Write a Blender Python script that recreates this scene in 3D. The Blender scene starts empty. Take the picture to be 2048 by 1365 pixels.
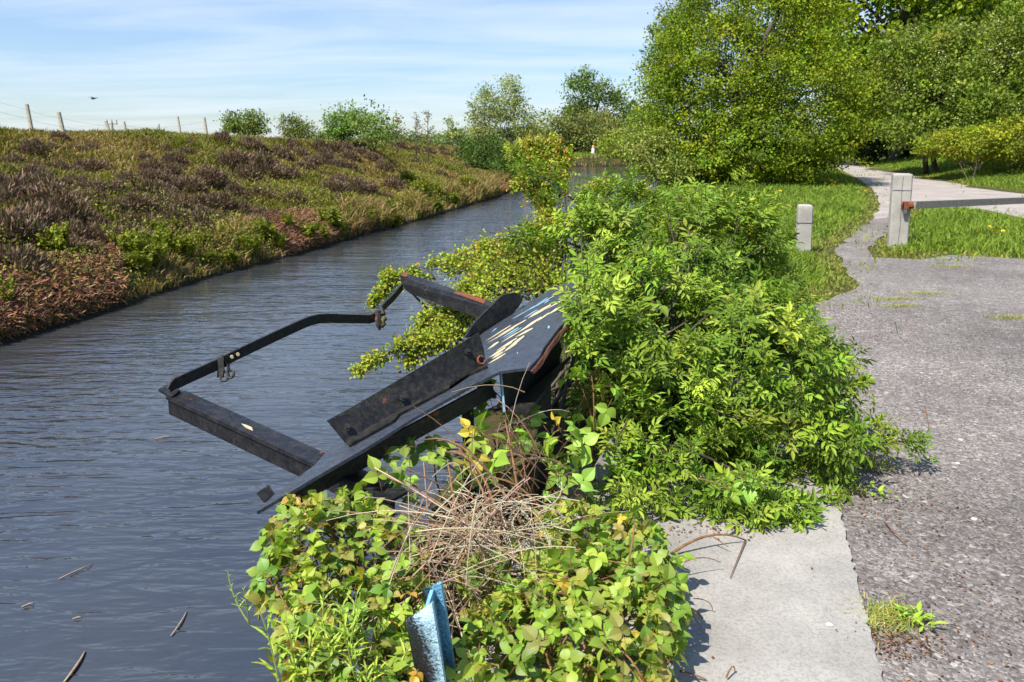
import bpy, math
import numpy as np
from mathutils import Vector, geometry

sc = bpy.context.scene
R = math.radians
# ------------------------------------------------------------------ camera
CAMH, PITCH, FPX = 1.6, R(14.04), 1592.0
cam = bpy.data.cameras.new('camera'); camo = bpy.data.objects.new('camera', cam)
sc.collection.objects.link(camo); sc.camera = camo
camo.location = (0, 0, CAMH); camo.rotation_euler = (R(90) - PITCH, 0, 0)
cam.sensor_width = 36; cam.lens = 28.0 * 1592 / 1592.9; cam.clip_end = 6000; cam.clip_start = .05
cam.dof.use_dof = True; cam.dof.focus_distance = 3.7; cam.dof.aperture_fstop = 7.1
# ------------------------------------------------------------------ sky, sun, exposure
SUN_EL, SUN_AZ = R(54), math.atan2(-.72, -.66)
w = bpy.data.worlds.new('World'); sc.world = w; w.use_nodes = True
N, L = w.node_tree.nodes, w.node_tree.links
N.clear()
def wn(t, **k):
    n = N.new(t)
    for a, b in k.items(): setattr(n, a, b)
    return n
out = wn('ShaderNodeOutputWorld'); bg = wn('ShaderNodeBackground'); bg.inputs[1].default_value = .10
sky = wn('ShaderNodeTexSky', sky_type='NISHITA', sun_disc=False)
sky.sun_elevation = SUN_EL; sky.sun_rotation = SUN_AZ; sky.air_density = 1.0; sky.dust_density = .25; sky.ozone_density = 2.2
tc = wn('ShaderNodeTexCoord'); sp = wn('ShaderNodeSeparateXYZ'); L.new(tc.outputs['Generated'], sp.inputs[0])
ad = wn('ShaderNodeMath', operation='ADD'); L.new(sp.outputs[2], ad.inputs[0]); ad.inputs[1].default_value = .09
dv = wn('ShaderNodeVectorMath', operation='SCALE'); iv = wn('ShaderNodeMath', operation='DIVIDE'); iv.inputs[0].default_value = 1
L.new(ad.outputs[0], iv.inputs[1]); L.new(tc.outputs['Generated'], dv.inputs[0]); L.new(iv.outputs[0], dv.inputs['Scale'])
mp = wn('ShaderNodeMapping'); mp.inputs['Scale'].default_value = (.46, 1.2, 0); mp.inputs['Rotation'].default_value = (0, 0, R(7)); mp.inputs['Location'].default_value = (3.2, 1.4, 0)
L.new(dv.outputs[0], mp.inputs[0])
nz = wn('ShaderNodeTexNoise'); nz.inputs['Scale'].default_value = 1.15; nz.inputs['Detail'].default_value = 7; nz.inputs['Roughness'].default_value = .56; nz.inputs['Distortion'].default_value = .5
L.new(mp.outputs[0], nz.inputs[0])
mr = wn('ShaderNodeMapRange'); mr.inputs[1].default_value = .36; mr.inputs[2].default_value = .78; mr.inputs[3].default_value = .04; mr.inputs[4].default_value = .72
L.new(nz.outputs[0], mr.inputs[0])
mx = wn('ShaderNodeMix', data_type='RGBA'); mx.inputs[7].default_value = (5.0, 5.5, 6.2, 1)
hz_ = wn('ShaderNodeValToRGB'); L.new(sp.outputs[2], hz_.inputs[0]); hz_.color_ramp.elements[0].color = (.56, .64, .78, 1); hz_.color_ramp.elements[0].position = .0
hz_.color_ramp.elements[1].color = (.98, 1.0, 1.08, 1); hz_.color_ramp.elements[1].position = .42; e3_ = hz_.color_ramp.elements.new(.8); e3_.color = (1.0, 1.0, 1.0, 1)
e3_.color = (1.28, 1.36, 1.52, 1)  # overhead sky brightened, added to make the water's reflection lighter and bluer
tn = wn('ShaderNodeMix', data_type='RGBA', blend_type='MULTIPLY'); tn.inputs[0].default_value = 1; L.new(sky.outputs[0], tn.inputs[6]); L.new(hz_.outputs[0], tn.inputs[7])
cf = wn('ShaderNodeMapRange'); cf.inputs[1].default_value = .38; cf.inputs[2].default_value = .62; cf.inputs[3].default_value = 1; cf.inputs[4].default_value = .15; L.new(sp.outputs[2], cf.inputs[0])
cm = wn('ShaderNodeMath', operation='MULTIPLY'); L.new(mr.outputs[0], cm.inputs[0]); L.new(cf.outputs[0], cm.inputs[1])
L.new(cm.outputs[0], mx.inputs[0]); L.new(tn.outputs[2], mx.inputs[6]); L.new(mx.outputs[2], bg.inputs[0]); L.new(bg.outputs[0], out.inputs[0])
sl = bpy.data.lights.new('sun', 'SUN'); sl.energy = 4.4; sl.angle = R(.53); sl.color = (1, .95, .87)
so = bpy.data.objects.new('sun', sl); sc.collection.objects.link(so)
sdir = Vector((math.sin(SUN_AZ) * math.cos(SUN_EL), math.cos(SUN_AZ) * math.cos(SUN_EL), math.sin(SUN_EL)))
so.rotation_euler = sdir.to_track_quat('Z', 'Y').to_euler(); so.location = (-10, -10, 20)
sc.view_settings.view_transform = 'Standard'; sc.view_settings.look = 'None'; sc.view_settings.exposure = .88; sc.view_settings.gamma = 1
sc.render.engine = 'CYCLES'
sc.cycles.max_bounces = 6; sc.cycles.transparent_max_bounces = 4; sc.cycles.caustics_reflective = False; sc.cycles.caustics_refractive = False

# ------------------------------------------------------------------ helpers: geometry of the view
CT, ST = math.cos(PITCH), math.sin(PITCH)
def ray(X, Y):
    u, v = (X - 1024) / FPX, (Y - 682.5) / FPX
    return np.array([u, CT - v * ST, -v * CT - ST])
CAM = np.array([0, 0, CAMH])
def P(X, Y, t): return CAM + t * ray(X, Y)
def G(X, Y, z=0.0):
    r = ray(X, Y); t = (z - CAMH) / r[2]; p = CAM + t * r; return p
def nrmz(a): return a / np.maximum(np.linalg.norm(a, axis=-1, keepdims=True), 1e-9)

# ------------------------------------------------------------------ helpers: objects
def link(o): sc.collection.objects.link(o); return o
def tag(o, label=None, cat=None, group=None, kind=None):
    if label: o['label'] = label
    if cat: o['category'] = cat
    if group: o['group'] = group
    if kind: o['kind'] = kind
    return o
def thing(name, label, cat, loc, group=None):
    o = bpy.data.objects.new(name, None); o.empty_display_size = .1; link(o); o.location = [float(c) for c in loc]
    o['base'] = [float(c) for c in loc]
    return tag(o, label, cat, group)
def mesh(name, V, polys, mat, parent=None, col=None, uv=None, smooth=False):
    """V (n,3) world coords; polys: list of int arrays (m,k)"""
    V = np.asarray(V, dtype=np.float32)
    if parent is not None and 'base' in parent.keys():
        V = V - np.array(parent['base'][:], dtype=np.float32)
        base = None
    me = bpy.data.meshes.new(name)
    polys = [np.asarray(p, dtype=np.int32) for p in polys if len(p)]
    nl = sum(p.size for p in polys); npl = sum(p.shape[0] for p in polys)
    me.vertices.add(len(V)); me.vertices.foreach_set('co', V.ravel())
    me.loops.add(nl); me.loops.foreach_set('vertex_index', np.concatenate([p.ravel() for p in polys]))
    me.polygons.add(npl)
    tot = np.concatenate([np.full(p.shape[0], p.shape[1], np.int32) for p in polys])
    st = np.concatenate([[0], np.cumsum(tot)[:-1]]).astype(np.int32)
    me.polygons.foreach_set('loop_start', st); me.polygons.foreach_set('loop_total', tot)
    me.polygons.foreach_set('use_smooth', np.full(npl, bool(smooth)))
    if col is not None:
        c = np.ones((len(V), 4), np.float32); c[:, :3] = col
        a = me.attributes.new('col', 'FLOAT_COLOR', 'POINT'); a.data.foreach_set('color', c.ravel())
    if uv is not None:
        a = me.attributes.new('luv', 'FLOAT2', 'POINT'); a.data.foreach_set('vector', np.asarray(uv, np.float32).ravel())
    me.update(calc_edges=True); me.validate()
    if mat: me.materials.append(mat)
    o = link(bpy.data.objects.new(name, me))
    if parent is not None:
        o.parent = parent
        if 'base' not in parent.keys(): pass
    return o
class MB:
    def __init__(s): s.V = []; s.F = {}; s.n = 0; s.C = []; s.U = []
    def add(s, V, polys, col=None, uv=None):
        V = np.asarray(V, float)
        for p in polys:
            p = np.asarray(p)
            if p.size: s.F.setdefault(p.shape[1], []).append(p + s.n)
        s.V.append(V); s.n += len(V)
        s.C.append(np.broadcast_to(np.asarray(col if col is not None else (.5, .5, .5), float), (len(V), 3)))
        s.U.append(uv if uv is not None else np.zeros((len(V), 2)))
        return s
    def build(s, name, mat, parent=None, smooth=False):
        return mesh(name, np.concatenate(s.V), [np.concatenate(f) for f in s.F.values()], mat, parent, np.concatenate(s.C), np.concatenate(s.U), smooth)
def box(mb, c, sx, sy, sz, rz=0, col=None, taper=1.0):
    v = np.array([(x, y, z) for z in (-.5, .5) for y in (-.5, .5) for x in (-.5, .5)], float)
    v[4:, :2] *= taper
    v *= (sx, sy, sz); ca, sa = math.cos(rz), math.sin(rz)
    v = np.stack([v[:, 0] * ca - v[:, 1] * sa, v[:, 0] * sa + v[:, 1] * ca, v[:, 2]], 1) + np.asarray(c)
    mb.add(v, [[(0, 2, 3, 1), (4, 5, 7, 6), (0, 1, 5, 4), (1, 3, 7, 5), (3, 2, 6, 7), (2, 0, 4, 6)]], col)
def tube(mb, pts, rad, sides=5, col=None):
    pts = np.asarray(pts, float); n = len(pts); rad = np.broadcast_to(rad, (n,))
    d = nrmz(np.gradient(pts, axis=0)); ref = np.array([.31, .22, .92]); ref = np.array([1., 0, 0]) if abs(d[0] @ ref) > .95 else ref
    a = nrmz(np.cross(d, ref)); b = np.cross(d, a)
    th = np.linspace(0, 2 * np.pi, sides, endpoint=False)
    V = (pts[:, None] + rad[:, None, None] * (np.cos(th)[None, :, None] * a[:, None] + np.sin(th)[None, :, None] * b[:, None])).reshape(-1, 3)
    i = np.arange(n - 1)[:, None] * sides; j = np.arange(sides)[None]; k = (j + 1) % sides
    q = np.stack([i + j, i + k, i + sides + k, i + sides + j], -1).reshape(-1, 4)
    mb.add(V, [q, [tuple(range(sides))[::-1]], [tuple((n - 1) * sides + np.arange(sides))]], col)
def curve(p0, p1, bow, n=7):
    s = np.linspace(0, 1, n)[:, None]; p0, p1, bow = map(np.asarray, (p0, p1, bow))
    return p0 * (1 - s) + p1 * s + bow * 4 * s * (1 - s)
def slab3(mb, quad, th, col=None):
    """polygon in 3-D given a thickness downward along its normal"""
    q = np.asarray(quad, float); n = len(q); c = q.mean(0)
    nn = np.zeros(3)
    for i in range(n): nn += np.cross(q[i] - c, q[(i + 1) % n] - c)
    nn = nn / np.linalg.norm(nn)
    V = np.concatenate([q, q - nn * th])
    tri = geometry.tessellate_polygon([[Vector(p) for p in q]])
    tri = np.array(tri)
    t0 = np.cross(q[tri[0][1]] - q[tri[0][0]], q[tri[0][2]] - q[tri[0][0]]) @ nn
    if t0 < 0: tri = tri[:, ::-1]
    sides = [(i, i + n, (i + 1) % n + n, (i + 1) % n) for i in range(n)]
    mb.add(V, [tri, tri[:, ::-1] + n, sides], col)
    return nn
def sweep(mb, p0, p1, prof, up, col=None):
    """profile polygon (side, up) swept from p0 to p1"""
    p0, p1, up = map(lambda a: np.asarray(a, float), (p0, p1, up)); d = p1 - p0; d = d / np.linalg.norm(d)
    s = np.cross(d, up); s /= np.linalg.norm(s); u = np.cross(s, d); n = len(prof)
    A = np.array([p0 + s * a + u * b for a, b in prof]); B = np.array([p1 + s * a + u * b for a, b in prof])
    tri = np.array(geometry.tessellate_polygon([[Vector((a, b, 0)) for a, b in prof]]))
    mb.add(np.concatenate([A, B]), [tri, tri[:, ::-1] + n, [(i, (i + 1) % n, (i + 1) % n + n, i + n) for i in range(n)]], col)

# ------------------------------------------------------------------ materials
def M(name):
    m = bpy.data.materials.new(name); m.use_nodes = True; nt = m.node_tree; nt.nodes.clear()
    o = nt.nodes.new('ShaderNodeOutputMaterial'); b = nt.nodes.new('ShaderNodeBsdfPrincipled'); nt.links.new(b.outputs[0], o.inputs[0])
    return m, nt, b, o
def nd(nt, t, ins=None, **k):
    n = nt.nodes.new(t)
    for a, b in k.items(): setattr(n, a, b)
    for a, b in (ins or {}).items():
        if hasattr(b, 'is_linked'): nt.links.new(b, n.inputs[a])
        else: n.inputs[a].default_value = b
    return n
def ramp(nt, fac, stops, interp='LINEAR'):
    r = nt.nodes.new('ShaderNodeValToRGB'); r.color_ramp.interpolation = interp; nt.links.new(fac, r.inputs[0]); e = r.color_ramp.elements
    while len(e) < len(stops): e.new(.5)
    for q, (p, c) in zip(e, stops): q.position = p; q.color = (*c, 1) if len(c) == 3 else c
    return r.outputs[0]
def noise(nt, scale, detail=4, rough=.55, vec=None, dist=0):
    n = nd(nt, 'ShaderNodeTexNoise', {'Scale': scale, 'Detail': detail, 'Roughness': rough, 'Distortion': dist})
    if vec is not None: nt.links.new(vec, n.inputs[0])
    return n.outputs[0]
def objco(nt, scale=None):
    c = nt.nodes.new('ShaderNodeTexCoord').outputs['Object']
    if scale:
        c = nd(nt, 'ShaderNodeMapping', {0: c, 'Scale': scale}).outputs[0]
    return c
def mix(nt, f, a, b, bt='MIX'):
    m = nd(nt, 'ShaderNodeMix', data_type='RGBA', blend_type=bt)
    for i, v in ((0, f), (6, a), (7, b)):
        if hasattr(v, 'is_linked'): nt.links.new(v, m.inputs[i])
        else: m.inputs[i].default_value = v if i == 0 else (*v, 1)
    return m.outputs[2]
def bump(nt, b, h, strength=.5, dist=.02):
    n = nd(nt, 'ShaderNodeBump', {'Strength': strength, 'Distance': dist, 'Height': h}); nt.links.new(n.outputs[0], b.inputs['Normal']); return n
def set_(b, **k):
    for a, v in k.items(): b.inputs[a.replace('_', ' ')].default_value = v

def foliage(name, trans=.30, rough=.45, spec=.35, veins=False, tint=(1.15, 1.2, .5), gain=(1.55, 1.42, 1.0)):
    m, nt, b, o = M(name)
    a = mix(nt, 1, nd(nt, 'ShaderNodeAttribute', attribute_name='col').outputs[0], gain, 'MULTIPLY')
    if veins:
        uv = nd(nt, 'ShaderNodeAttribute', attribute_name='luv').outputs['Vector']
        s = nd(nt, 'ShaderNodeSeparateXYZ', {0: uv})
        ab = nd(nt, 'ShaderNodeMath', {0: s.outputs[0]}, operation='ABSOLUTE')
        k = nd(nt, 'ShaderNodeMath', {0: ab.outputs[0], 1: -.75, 2: s.outputs[1]}, operation='MULTIPLY_ADD')
        sc_ = nd(nt, 'ShaderNodeMath', {0: k.outputs[0], 1: 7.5 * 6.283}, operation='MULTIPLY')
        sn = nd(nt, 'ShaderNodeMath', {0: sc_.outputs[0]}, operation='COSINE')
        f = nd(nt, 'ShaderNodeMapRange', {0: sn.outputs[0], 1: .55, 2: 1, 3: 0, 4: .34}).outputs[0]
        a2 = mix(nt, f, a, (.52, .58, .22)); bump(nt, b, sn.outputs[0], .28, .0016)
    else: a2 = a
    nt.links.new(a2, b.inputs['Base Color']); set_(b, Roughness=rough, Specular_IOR_Level=spec)
    t = nd(nt, 'ShaderNodeBsdfTranslucent'); nt.links.new(mix(nt, 1, a2, tint, 'MULTIPLY'), t.inputs[0])
    ms = nd(nt, 'ShaderNodeMixShader', {0: trans, 1: b.outputs[0], 2: t.outputs[0]}); nt.links.new(ms.outputs[0], o.inputs[0])
    return m
LEAF = foliage('leaf', .30, .55, .22); BLEAF = foliage('bramble_leaf', .32, .40, .45, True); GRASS = foliage('grass_blade', .3, .6, .2, gain=(1.35, 1.25, 1.0)); DRY = foliage('dry_stem', .12, .8, .15, tint=(1, 1, 1), gain=(1.15, 1.1, 1.05))
def bark(name, c0, c1, sc_=12):
    m, nt, b, o = M(name); f = noise(nt, sc_, 6, .65, objco(nt, (1, 1, .25)))
    nt.links.new(ramp(nt, f, [(.3, c0), (.7, c1)]), b.inputs['Base Color']); set_(b, Roughness=.9, Specular_IOR_Level=.15); bump(nt, b, f, .6, .03); return m
BARK = bark('bark', (.035, .028, .02), (.13, .11, .085)); PALEBARK = bark('pale_bark', (.18, .17, .15), (.45, .43, .39)); CANE = bark('cane', (.16, .07, .035), (.30, .17, .08), 40)
STRAW, sn_, sb_, so_ = M('straw'); sn_.links.new(nd(sn_, 'ShaderNodeAttribute', attribute_name='col').outputs[0], sb_.inputs['Base Color']); set_(sb_, Roughness=.8, Specular_IOR_Level=.2)

def m_ground():
    m, nt, b, o = M('soil_and_turf'); oc = objco(nt)
    f = noise(nt, 1.3, 8, .65, oc); g = noise(nt, 14, 6, .7, oc)
    c = ramp(nt, f, [(.32, (.05, .036, .02)), (.45, (.09, .075, .03)), (.55, (.075, .095, .022)), (.7, (.12, .125, .035))])
    c = mix(nt, .5, c, ramp(nt, g, [(.3, (.3, .3, .3)), (.7, (1, 1, 1))]), 'MULTIPLY')
    z = nd(nt, 'ShaderNodeSeparateXYZ', {0: nd(nt, 'ShaderNodeNewGeometry').outputs['Position']}).outputs[2]
    k = nd(nt, 'ShaderNodeMapRange', {0: z, 1: -.65, 2: -.3, 3: 1, 4: 0}).outputs[0]
    nt.links.new(mix(nt, k, c, (.03, .022, .014)), b.inputs['Base Color']); set_(b, Roughness=.95, Specular_IOR_Level=.1); bump(nt, b, g, .8, .06); return m
def m_gravel():
    m, nt, b, o = M('tarmac_gravel'); oc = objco(nt)
    wob = nd(nt, 'ShaderNodeVectorMath', {0: oc, 1: nd(nt, 'ShaderNodeVectorMath', {0: nd(nt, 'ShaderNodeTexNoise', {0: oc, 'Scale': 60.}).outputs[1], 'Scale': .012}, operation='SCALE').outputs[0]}, operation='ADD').outputs[0]
    v = nd(nt, 'ShaderNodeTexVoronoi', {0: wob, 'Scale': 46.}, feature='F1'); ed = nd(nt, 'ShaderNodeTexVoronoi', {0: wob, 'Scale': 46.}, feature='DISTANCE_TO_EDGE')
    v2 = nd(nt, 'ShaderNodeTexVoronoi', {0: wob, 'Scale': 105.}, feature='F1')
    s = nd(nt, 'ShaderNodeSeparateXYZ', {0: v.outputs['Color']})
    c = ramp(nt, s.outputs[0], [(0, (.135, .124, .114)), (.45, (.222, .206, .192)), (.8, (.315, .294, .276)), (.97, (.42, .395, .365)), (1, (.56, .53, .49))])
    s2 = nd(nt, 'ShaderNodeSeparateXYZ', {0: v2.outputs['Color']}).outputs[1]
    fine = ramp(nt, s2, [(0, (.11, .10, .092)), (.6, (.228, .212, .199)), (1, (.40, .377, .352))])
    tarf = nd(nt, 'ShaderNodeMapRange', {0: s.outputs[2], 1: .35, 2: .55, 3: 0, 4: 1}).outputs[0]
    c = mix(nt, tarf, c, fine)
    e = nd(nt, 'ShaderNodeMapRange', {0: ed.outputs[0], 1: 0, 2: .07, 3: .35, 4: 0}).outputs[0]
    c = mix(nt, e, c, (.115, .10, .095))
    big = noise(nt, .55, 5, .6, oc); c = mix(nt, 1, c, ramp(nt, big, [(.3, (.60, .57, .545)), (.7, (1.08, 1.05, 1.01))]), 'MULTIPLY'); c = mix(nt, 1, c, ramp(nt, noise(nt, 4.5, 6, .7, oc), [(.3, (.80, .77, .74)), (.7, (1.14, 1.13, 1.12))]), 'MULTIPLY')
    mo = noise(nt, 3.2, 8, .72, oc); mk = nd(nt, 'ShaderNodeMapRange', {0: mo, 1: .60, 2: .70, 3: 0, 4: .75}).outputs[0]
    em = nd(nt, 'ShaderNodeMath', {0: mk, 1: nd(nt, 'ShaderNodeMapRange', {0: ed.outputs[0], 1: .02, 2: .22, 3: 1, 4: .1}).outputs[0]}, operation='MULTIPLY').outputs[0]
    c = mix(nt, em, c, (.085, .045, .025))
    nt.links.new(c, b.inputs['Base Color']); set_(b, Roughness=.85, Specular_IOR_Level=.3)
    dome = nd(nt, 'ShaderNodeMapRange', {0: v.outputs['Distance'], 1: .05, 2: .6, 3: 1, 4: 0}).outputs[0]
    dome2 = nd(nt, 'ShaderNodeMapRange', {0: v2.outputs['Distance'], 1: .05, 2: .6, 3: .45, 4: 0}).outputs[0]
    hh = nd(nt, 'ShaderNodeMix', {0: tarf, 2: dome, 3: dome2}, data_type='FLOAT').outputs[0]
    hh = nd(nt, 'ShaderNodeMath', {0: s.outputs[1], 1: .5, 2: hh}, operation='MULTIPLY_ADD').outputs[0]
    bump(nt, b, hh, .75, .010); return m
def m_track():
    m, nt, b, o = M('track_dust'); oc = objco(nt); f = noise(nt, 1.1, 6, .6, oc); g = noise(nt, 35, 5, .7, oc)
    c = ramp(nt, f, [(.3, (.28, .24, .205)), (.7, (.42, .37, .325))]); c = mix(nt, .45, c, ramp(nt, g, [(.3, (.55, .55, .55)), (.7, (1.2, 1.2, 1.2))]), 'MULTIPLY')
    nt.links.new(c, b.inputs['Base Color']); set_(b, Roughness=.95, Specular_IOR_Level=.1); bump(nt, b, g, .6, .02); return m
def m_concrete(name='concrete', base=(.36, .355, .335), weather=.3):
    m, nt, b, o = M(name); oc = objco(nt); f = noise(nt, 2.6, 8, .62, oc); g = noise(nt, 90, 5, .7, oc); h = noise(nt, 11, 6, .7, oc)
    lo = tuple(x * .72 for x in base); hi = tuple(x * 1.25 for x in base)
    c = ramp(nt, f, [(.3, lo), (.55, base), (.75, hi)]); c = mix(nt, .6, c, ramp(nt, g, [(.36, (.60, .59, .57)), (.52, (1.0, 1.0, 1.0)), (.66, (1.14, 1.13, 1.11))]), 'MULTIPLY')
    c = mix(nt, nd(nt, 'ShaderNodeMapRange', {0: h, 1: .62, 2: .74, 3: 0, 4: weather}).outputs[0], c, (.13, .115, .09))
    v = nd(nt, 'ShaderNodeTexVoronoi', {0: oc, 'Scale': 34.}, feature='F1').outputs[0]
    c = mix(nt, nd(nt, 'ShaderNodeMapRange', {0: v, 1: .09, 2: .05, 3: 0, 4: .55}).outputs[0], c, (.14, .13, .12))
    nt.links.new(c, b.inputs['Base Color']); set_(b, Roughness=.9, Specular_IOR_Level=.2); bump(nt, b, mix(nt, .4, f, g), .35, .012); return m
def m_water():
    m, nt, b, o = M('canal_water'); oc = objco(nt)
    m1 = nd(nt, 'ShaderNodeMapping', {0: oc, 'Rotation': (0, 0, R(-9)), 'Scale': (2.5, 9, 1)}).outputs[0]
    m2 = nd(nt, 'ShaderNodeMapping', {0: oc, 'Rotation': (0, 0, R(14)), 'Scale': (8, 21, 1)}).outputs[0]
    m3 = nd(nt, 'ShaderNodeMapping', {0: oc, 'Rotation': (0, 0, R(-18)), 'Scale': (.35, 1.6, 1)}).outputs[0]
    n1 = noise(nt, 1., 2, .5, m1, .6); n2 = noise(nt, 1., 2, .5, m2, .3); n3 = noise(nt, 1., 2, .5, m3)
    h = nd(nt, 'ShaderNodeMath', {0: n2, 1: .22, 2: n1}, operation='MULTIPLY_ADD').outputs[0]
    h = nd(nt, 'ShaderNodeMath', {0: n3, 1: 1.8, 2: h}, operation='MULTIPLY_ADD').outputs[0]
    murk = noise(nt, .35, 4, .6, oc)
    nt.links.new(ramp(nt, murk, [(.35, (.030, .034, .038)), (.65, (.042, .043, .042))]), b.inputs['Base Color'])
    set_(b, Roughness=.04, IOR=1.95, Specular_IOR_Level=.5); bn = bump(nt, b, h, .5, .05); calm = noise(nt, .22, 3, .6, objco(nt, (1, .45, 1)), .8); nt.links.new(nd(nt, 'ShaderNodeMapRange', {0: calm, 1: .38, 2: .62, 3: .26, 4: .66}).outputs[0], bn.inputs['Strength']); return m
def m_metal(name, base=(.008, .008, .009), rust=.64, moss=0.0, rough=.33, streak=False):
    m, nt, b, o = M(name); oc = objco(nt)
    f = noise(nt, 7, 8, .7, oc); g = noise(nt, 160, 3, .6, oc); h = noise(nt, 38, 6, .7, oc)
    c = mix(nt, nd(nt, 'ShaderNodeMapRange', {0: h, 1: .35, 2: .75, 3: 0, 4: 1}).outputs[0], base, tuple(x * 2.2 + .004 for x in base))
    r = nd(nt, 'ShaderNodeMapRange', {0: f, 1: rust, 2: rust + .05, 3: 0, 4: 1}).outputs[0]
    c = mix(nt, r, c, ramp(nt, h, [(.3, (.10, .03, .014)), (.7, (.26, .085, .04))]))
    c = mix(nt, nd(nt, 'ShaderNodeMapRange', {0: noise(nt, 22, 7, .75, oc, .5), 1: .46, 2: .7, 3: 0, 4: .55}).outputs[0], c, (.058, .054, .048))
    if streak:
        mp_ = nd(nt, 'ShaderNodeMapping', {0: oc, 'Rotation': (0, R(16), R(-36)), 'Scale': (3, 70, 3)}).outputs[0]; sf = noise(nt, 1., 6, .7, mp_)
        c = mix(nt, nd(nt, 'ShaderNodeMapRange', {0: sf, 1: .50, 2: .72, 3: 0, 4: .8}).outputs[0], c, (.075, .085, .10))
        c = mix(nt, nd(nt, 'ShaderNodeMapRange', {0: h, 1: .68, 2: .72, 3: 0, 4: .6}).outputs[0], c, (.20, .19, .17))
    if moss:
        f2 = noise(nt, 42, 8, .75, oc, .4); k = nd(nt, 'ShaderNodeMapRange', {0: f2, 1: .50, 2: .74, 3: 0, 4: moss}).outputs[0]
        c = mix(nt, k, c, (.085, .08, .03))
    nt.links.new(c, b.inputs['Base Color'])
    rr = nd(nt, 'ShaderNodeMapRange', {0: f, 1: rust - .1, 2: rust + .05, 3: rough, 4: .8}).outputs[0]; nt.links.new(rr, b.inputs['Roughness'])
    set_(b, Specular_IOR_Level=.25); bump(nt, b, mix(nt, .5, g, h), .6, .006); return m
def m_stump():
    m, nt, b, o = M('flaking_paint_with_painted_highlight'); oc = objco(nt)
    side = nd(nt, 'ShaderNodeAttribute', attribute_name='col').outputs['Color']
    s = nd(nt, 'ShaderNodeSeparateColor', {0: side})
    f = noise(nt, 120, 6, .75, oc); k = nd(nt, 'ShaderNodeMath', {0: f, 1: .9, 2: s.outputs[0]}, operation='MULTIPLY_ADD').outputs[0]
    fac = nd(nt, 'ShaderNodeMapRange', {0: k, 1: .88, 2: 1.08, 3: 0, 4: 1}).outputs[0]
    pit = noise(nt, 130, 3, .6, oc); pf = nd(nt, 'ShaderNodeMapRange', {0: pit, 1: .62, 2: .68, 3: 0, 4: .85}).outputs[0]
    c = mix(nt, fac, (.012, .014, .022), mix(nt, s.outputs[1], (.17, .42, .58), (.46, .70, .82))); c = mix(nt, pf, c, (.016, .018, .026))  # front flange blue lightened as a painted gloss highlight
    nt.links.new(c, b.inputs['Base Color']); set_(b, Roughness=.27, Specular_IOR_Level=.6); bump(nt, b, noise(nt, 95, 4, .6, oc), .8, .010); return m
def m_plain(name, c0, c1, rough=.7, sc_=14, metal=0., bmp=.3):
    m, nt, b, o = M(name); f = noise(nt, sc_, 6, .65, objco(nt)); nt.links.new(ramp(nt, f, [(.32, c0), (.68, c1)]), b.inputs['Base Color'])
    set_(b, Roughness=rough, Metallic=metal, Specular_IOR_Level=.3); bump(nt, b, f, bmp, .01); return m
MGROUND, MGRAVEL, MTRACK, MWATER = m_ground(), m_gravel(), m_track(), m_water()
MSLAB = m_concrete('slab_concrete', (.325, .303, .266), .5); MPOST = m_concrete('post_concrete', (.40, .375, .325), .6)
BLACK = m_metal('black_bitumen_paint'); MOSSY = m_metal('mossy_black_paint', moss=.6, rough=.42); PLATE = m_metal('blue_black_sheet', (.026, .032, .042), .68, rough=.23, streak=True); DARKIN = m_metal('dark_steel', (.014, .014, .014), .6, .6, .5)
CREAM = m_plain('cream_paint', (.42, .36, .20), (.60, .52, .32), .5, 60); PALEBLUE = m_plain('pale_blue_paint', (.16, .30, .38), (.30, .46, .54), .5, 60); RUST = m_plain('rust', (.09, .028, .014), (.27, .085, .04), .9, 70); DARKRUST = m_plain('dark_rust', (.035, .016, .011), (.15, .052, .03), .9, 70)
WOOD = m_plain('weathered_wood', (.16, .14, .11), (.34, .31, .25), .9, 30); GALV = m_plain('wire_steel', (.10, .10, .10), (.22, .22, .22), .5, 30, .6); PLANK = m_plain('grey_plank', (.15, .14, .13), (.32, .30, .28), .9, 25)
PALEWOOD = m_plain('pale_fence_wood', (.28, .25, .18), (.46, .42, .32), .9, 20)

# ------------------------------------------------------------------ terrain
WZ = -.6
LW = np.array([(-9.5, -10), (-7.2, 1), (-5.7, 8.64), (-5.4, 10.3), (-5.05, 13), (-4.28, 16), (-3.8, 18.7), (-2.55, 23.5), (-.5, 33.4), (1.0, 46), (3.0, 60), (4.6, 73.5)])
RW = np.array([(-2.4, -10), (-.72, 1), (-.60, 2.2), (-.42, 4.2), (.76, 10), (2.7, 18), (5.2, 29), (8.0, 42), (10.5, 52), (16, 58), (40, 62)])
FAR = np.array([(4.6, 73.5), (8, 75), (12.5, 75.5), (20, 77), (40, 80)])
POLY = np.concatenate([LW, FAR[1:], RW[::-1]])
def segdist(px, py, line):
    d = np.full(px.shape, 1e9)
    for (ax, ay), (bx, by) in zip(line[:-1], line[1:]):
        vx, vy = bx - ax, by - ay; t = np.clip(((px - ax) * vx + (py - ay) * vy) / (vx * vx + vy * vy), 0, 1)
        d = np.minimum(d, np.hypot(px - ax - t * vx, py - ay - t * vy))
    return d
def inpoly(px, py, poly):
    c = np.zeros(px.shape, bool); n = len(poly)
    for i in range(n):
        (ax, ay), (bx, by) = poly[i][:2], poly[(i + 1) % n][:2]
        if ay == by: continue
        c ^= ((ay > py) != (by > py)) & (px < (bx - ax) * (py - ay) / (by - ay) + ax)
    return c
def vnoise(x, y, seed=0):
    r = np.random.default_rng(seed); z = 0
    for k in range(7):
        a = r.uniform(0, 6.28); f = r.uniform(.5, 1.6); z = z + np.sin((x * math.cos(a) + y * math.sin(a)) * f + r.uniform(0, 6.28))
    return z / 3.2
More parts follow.
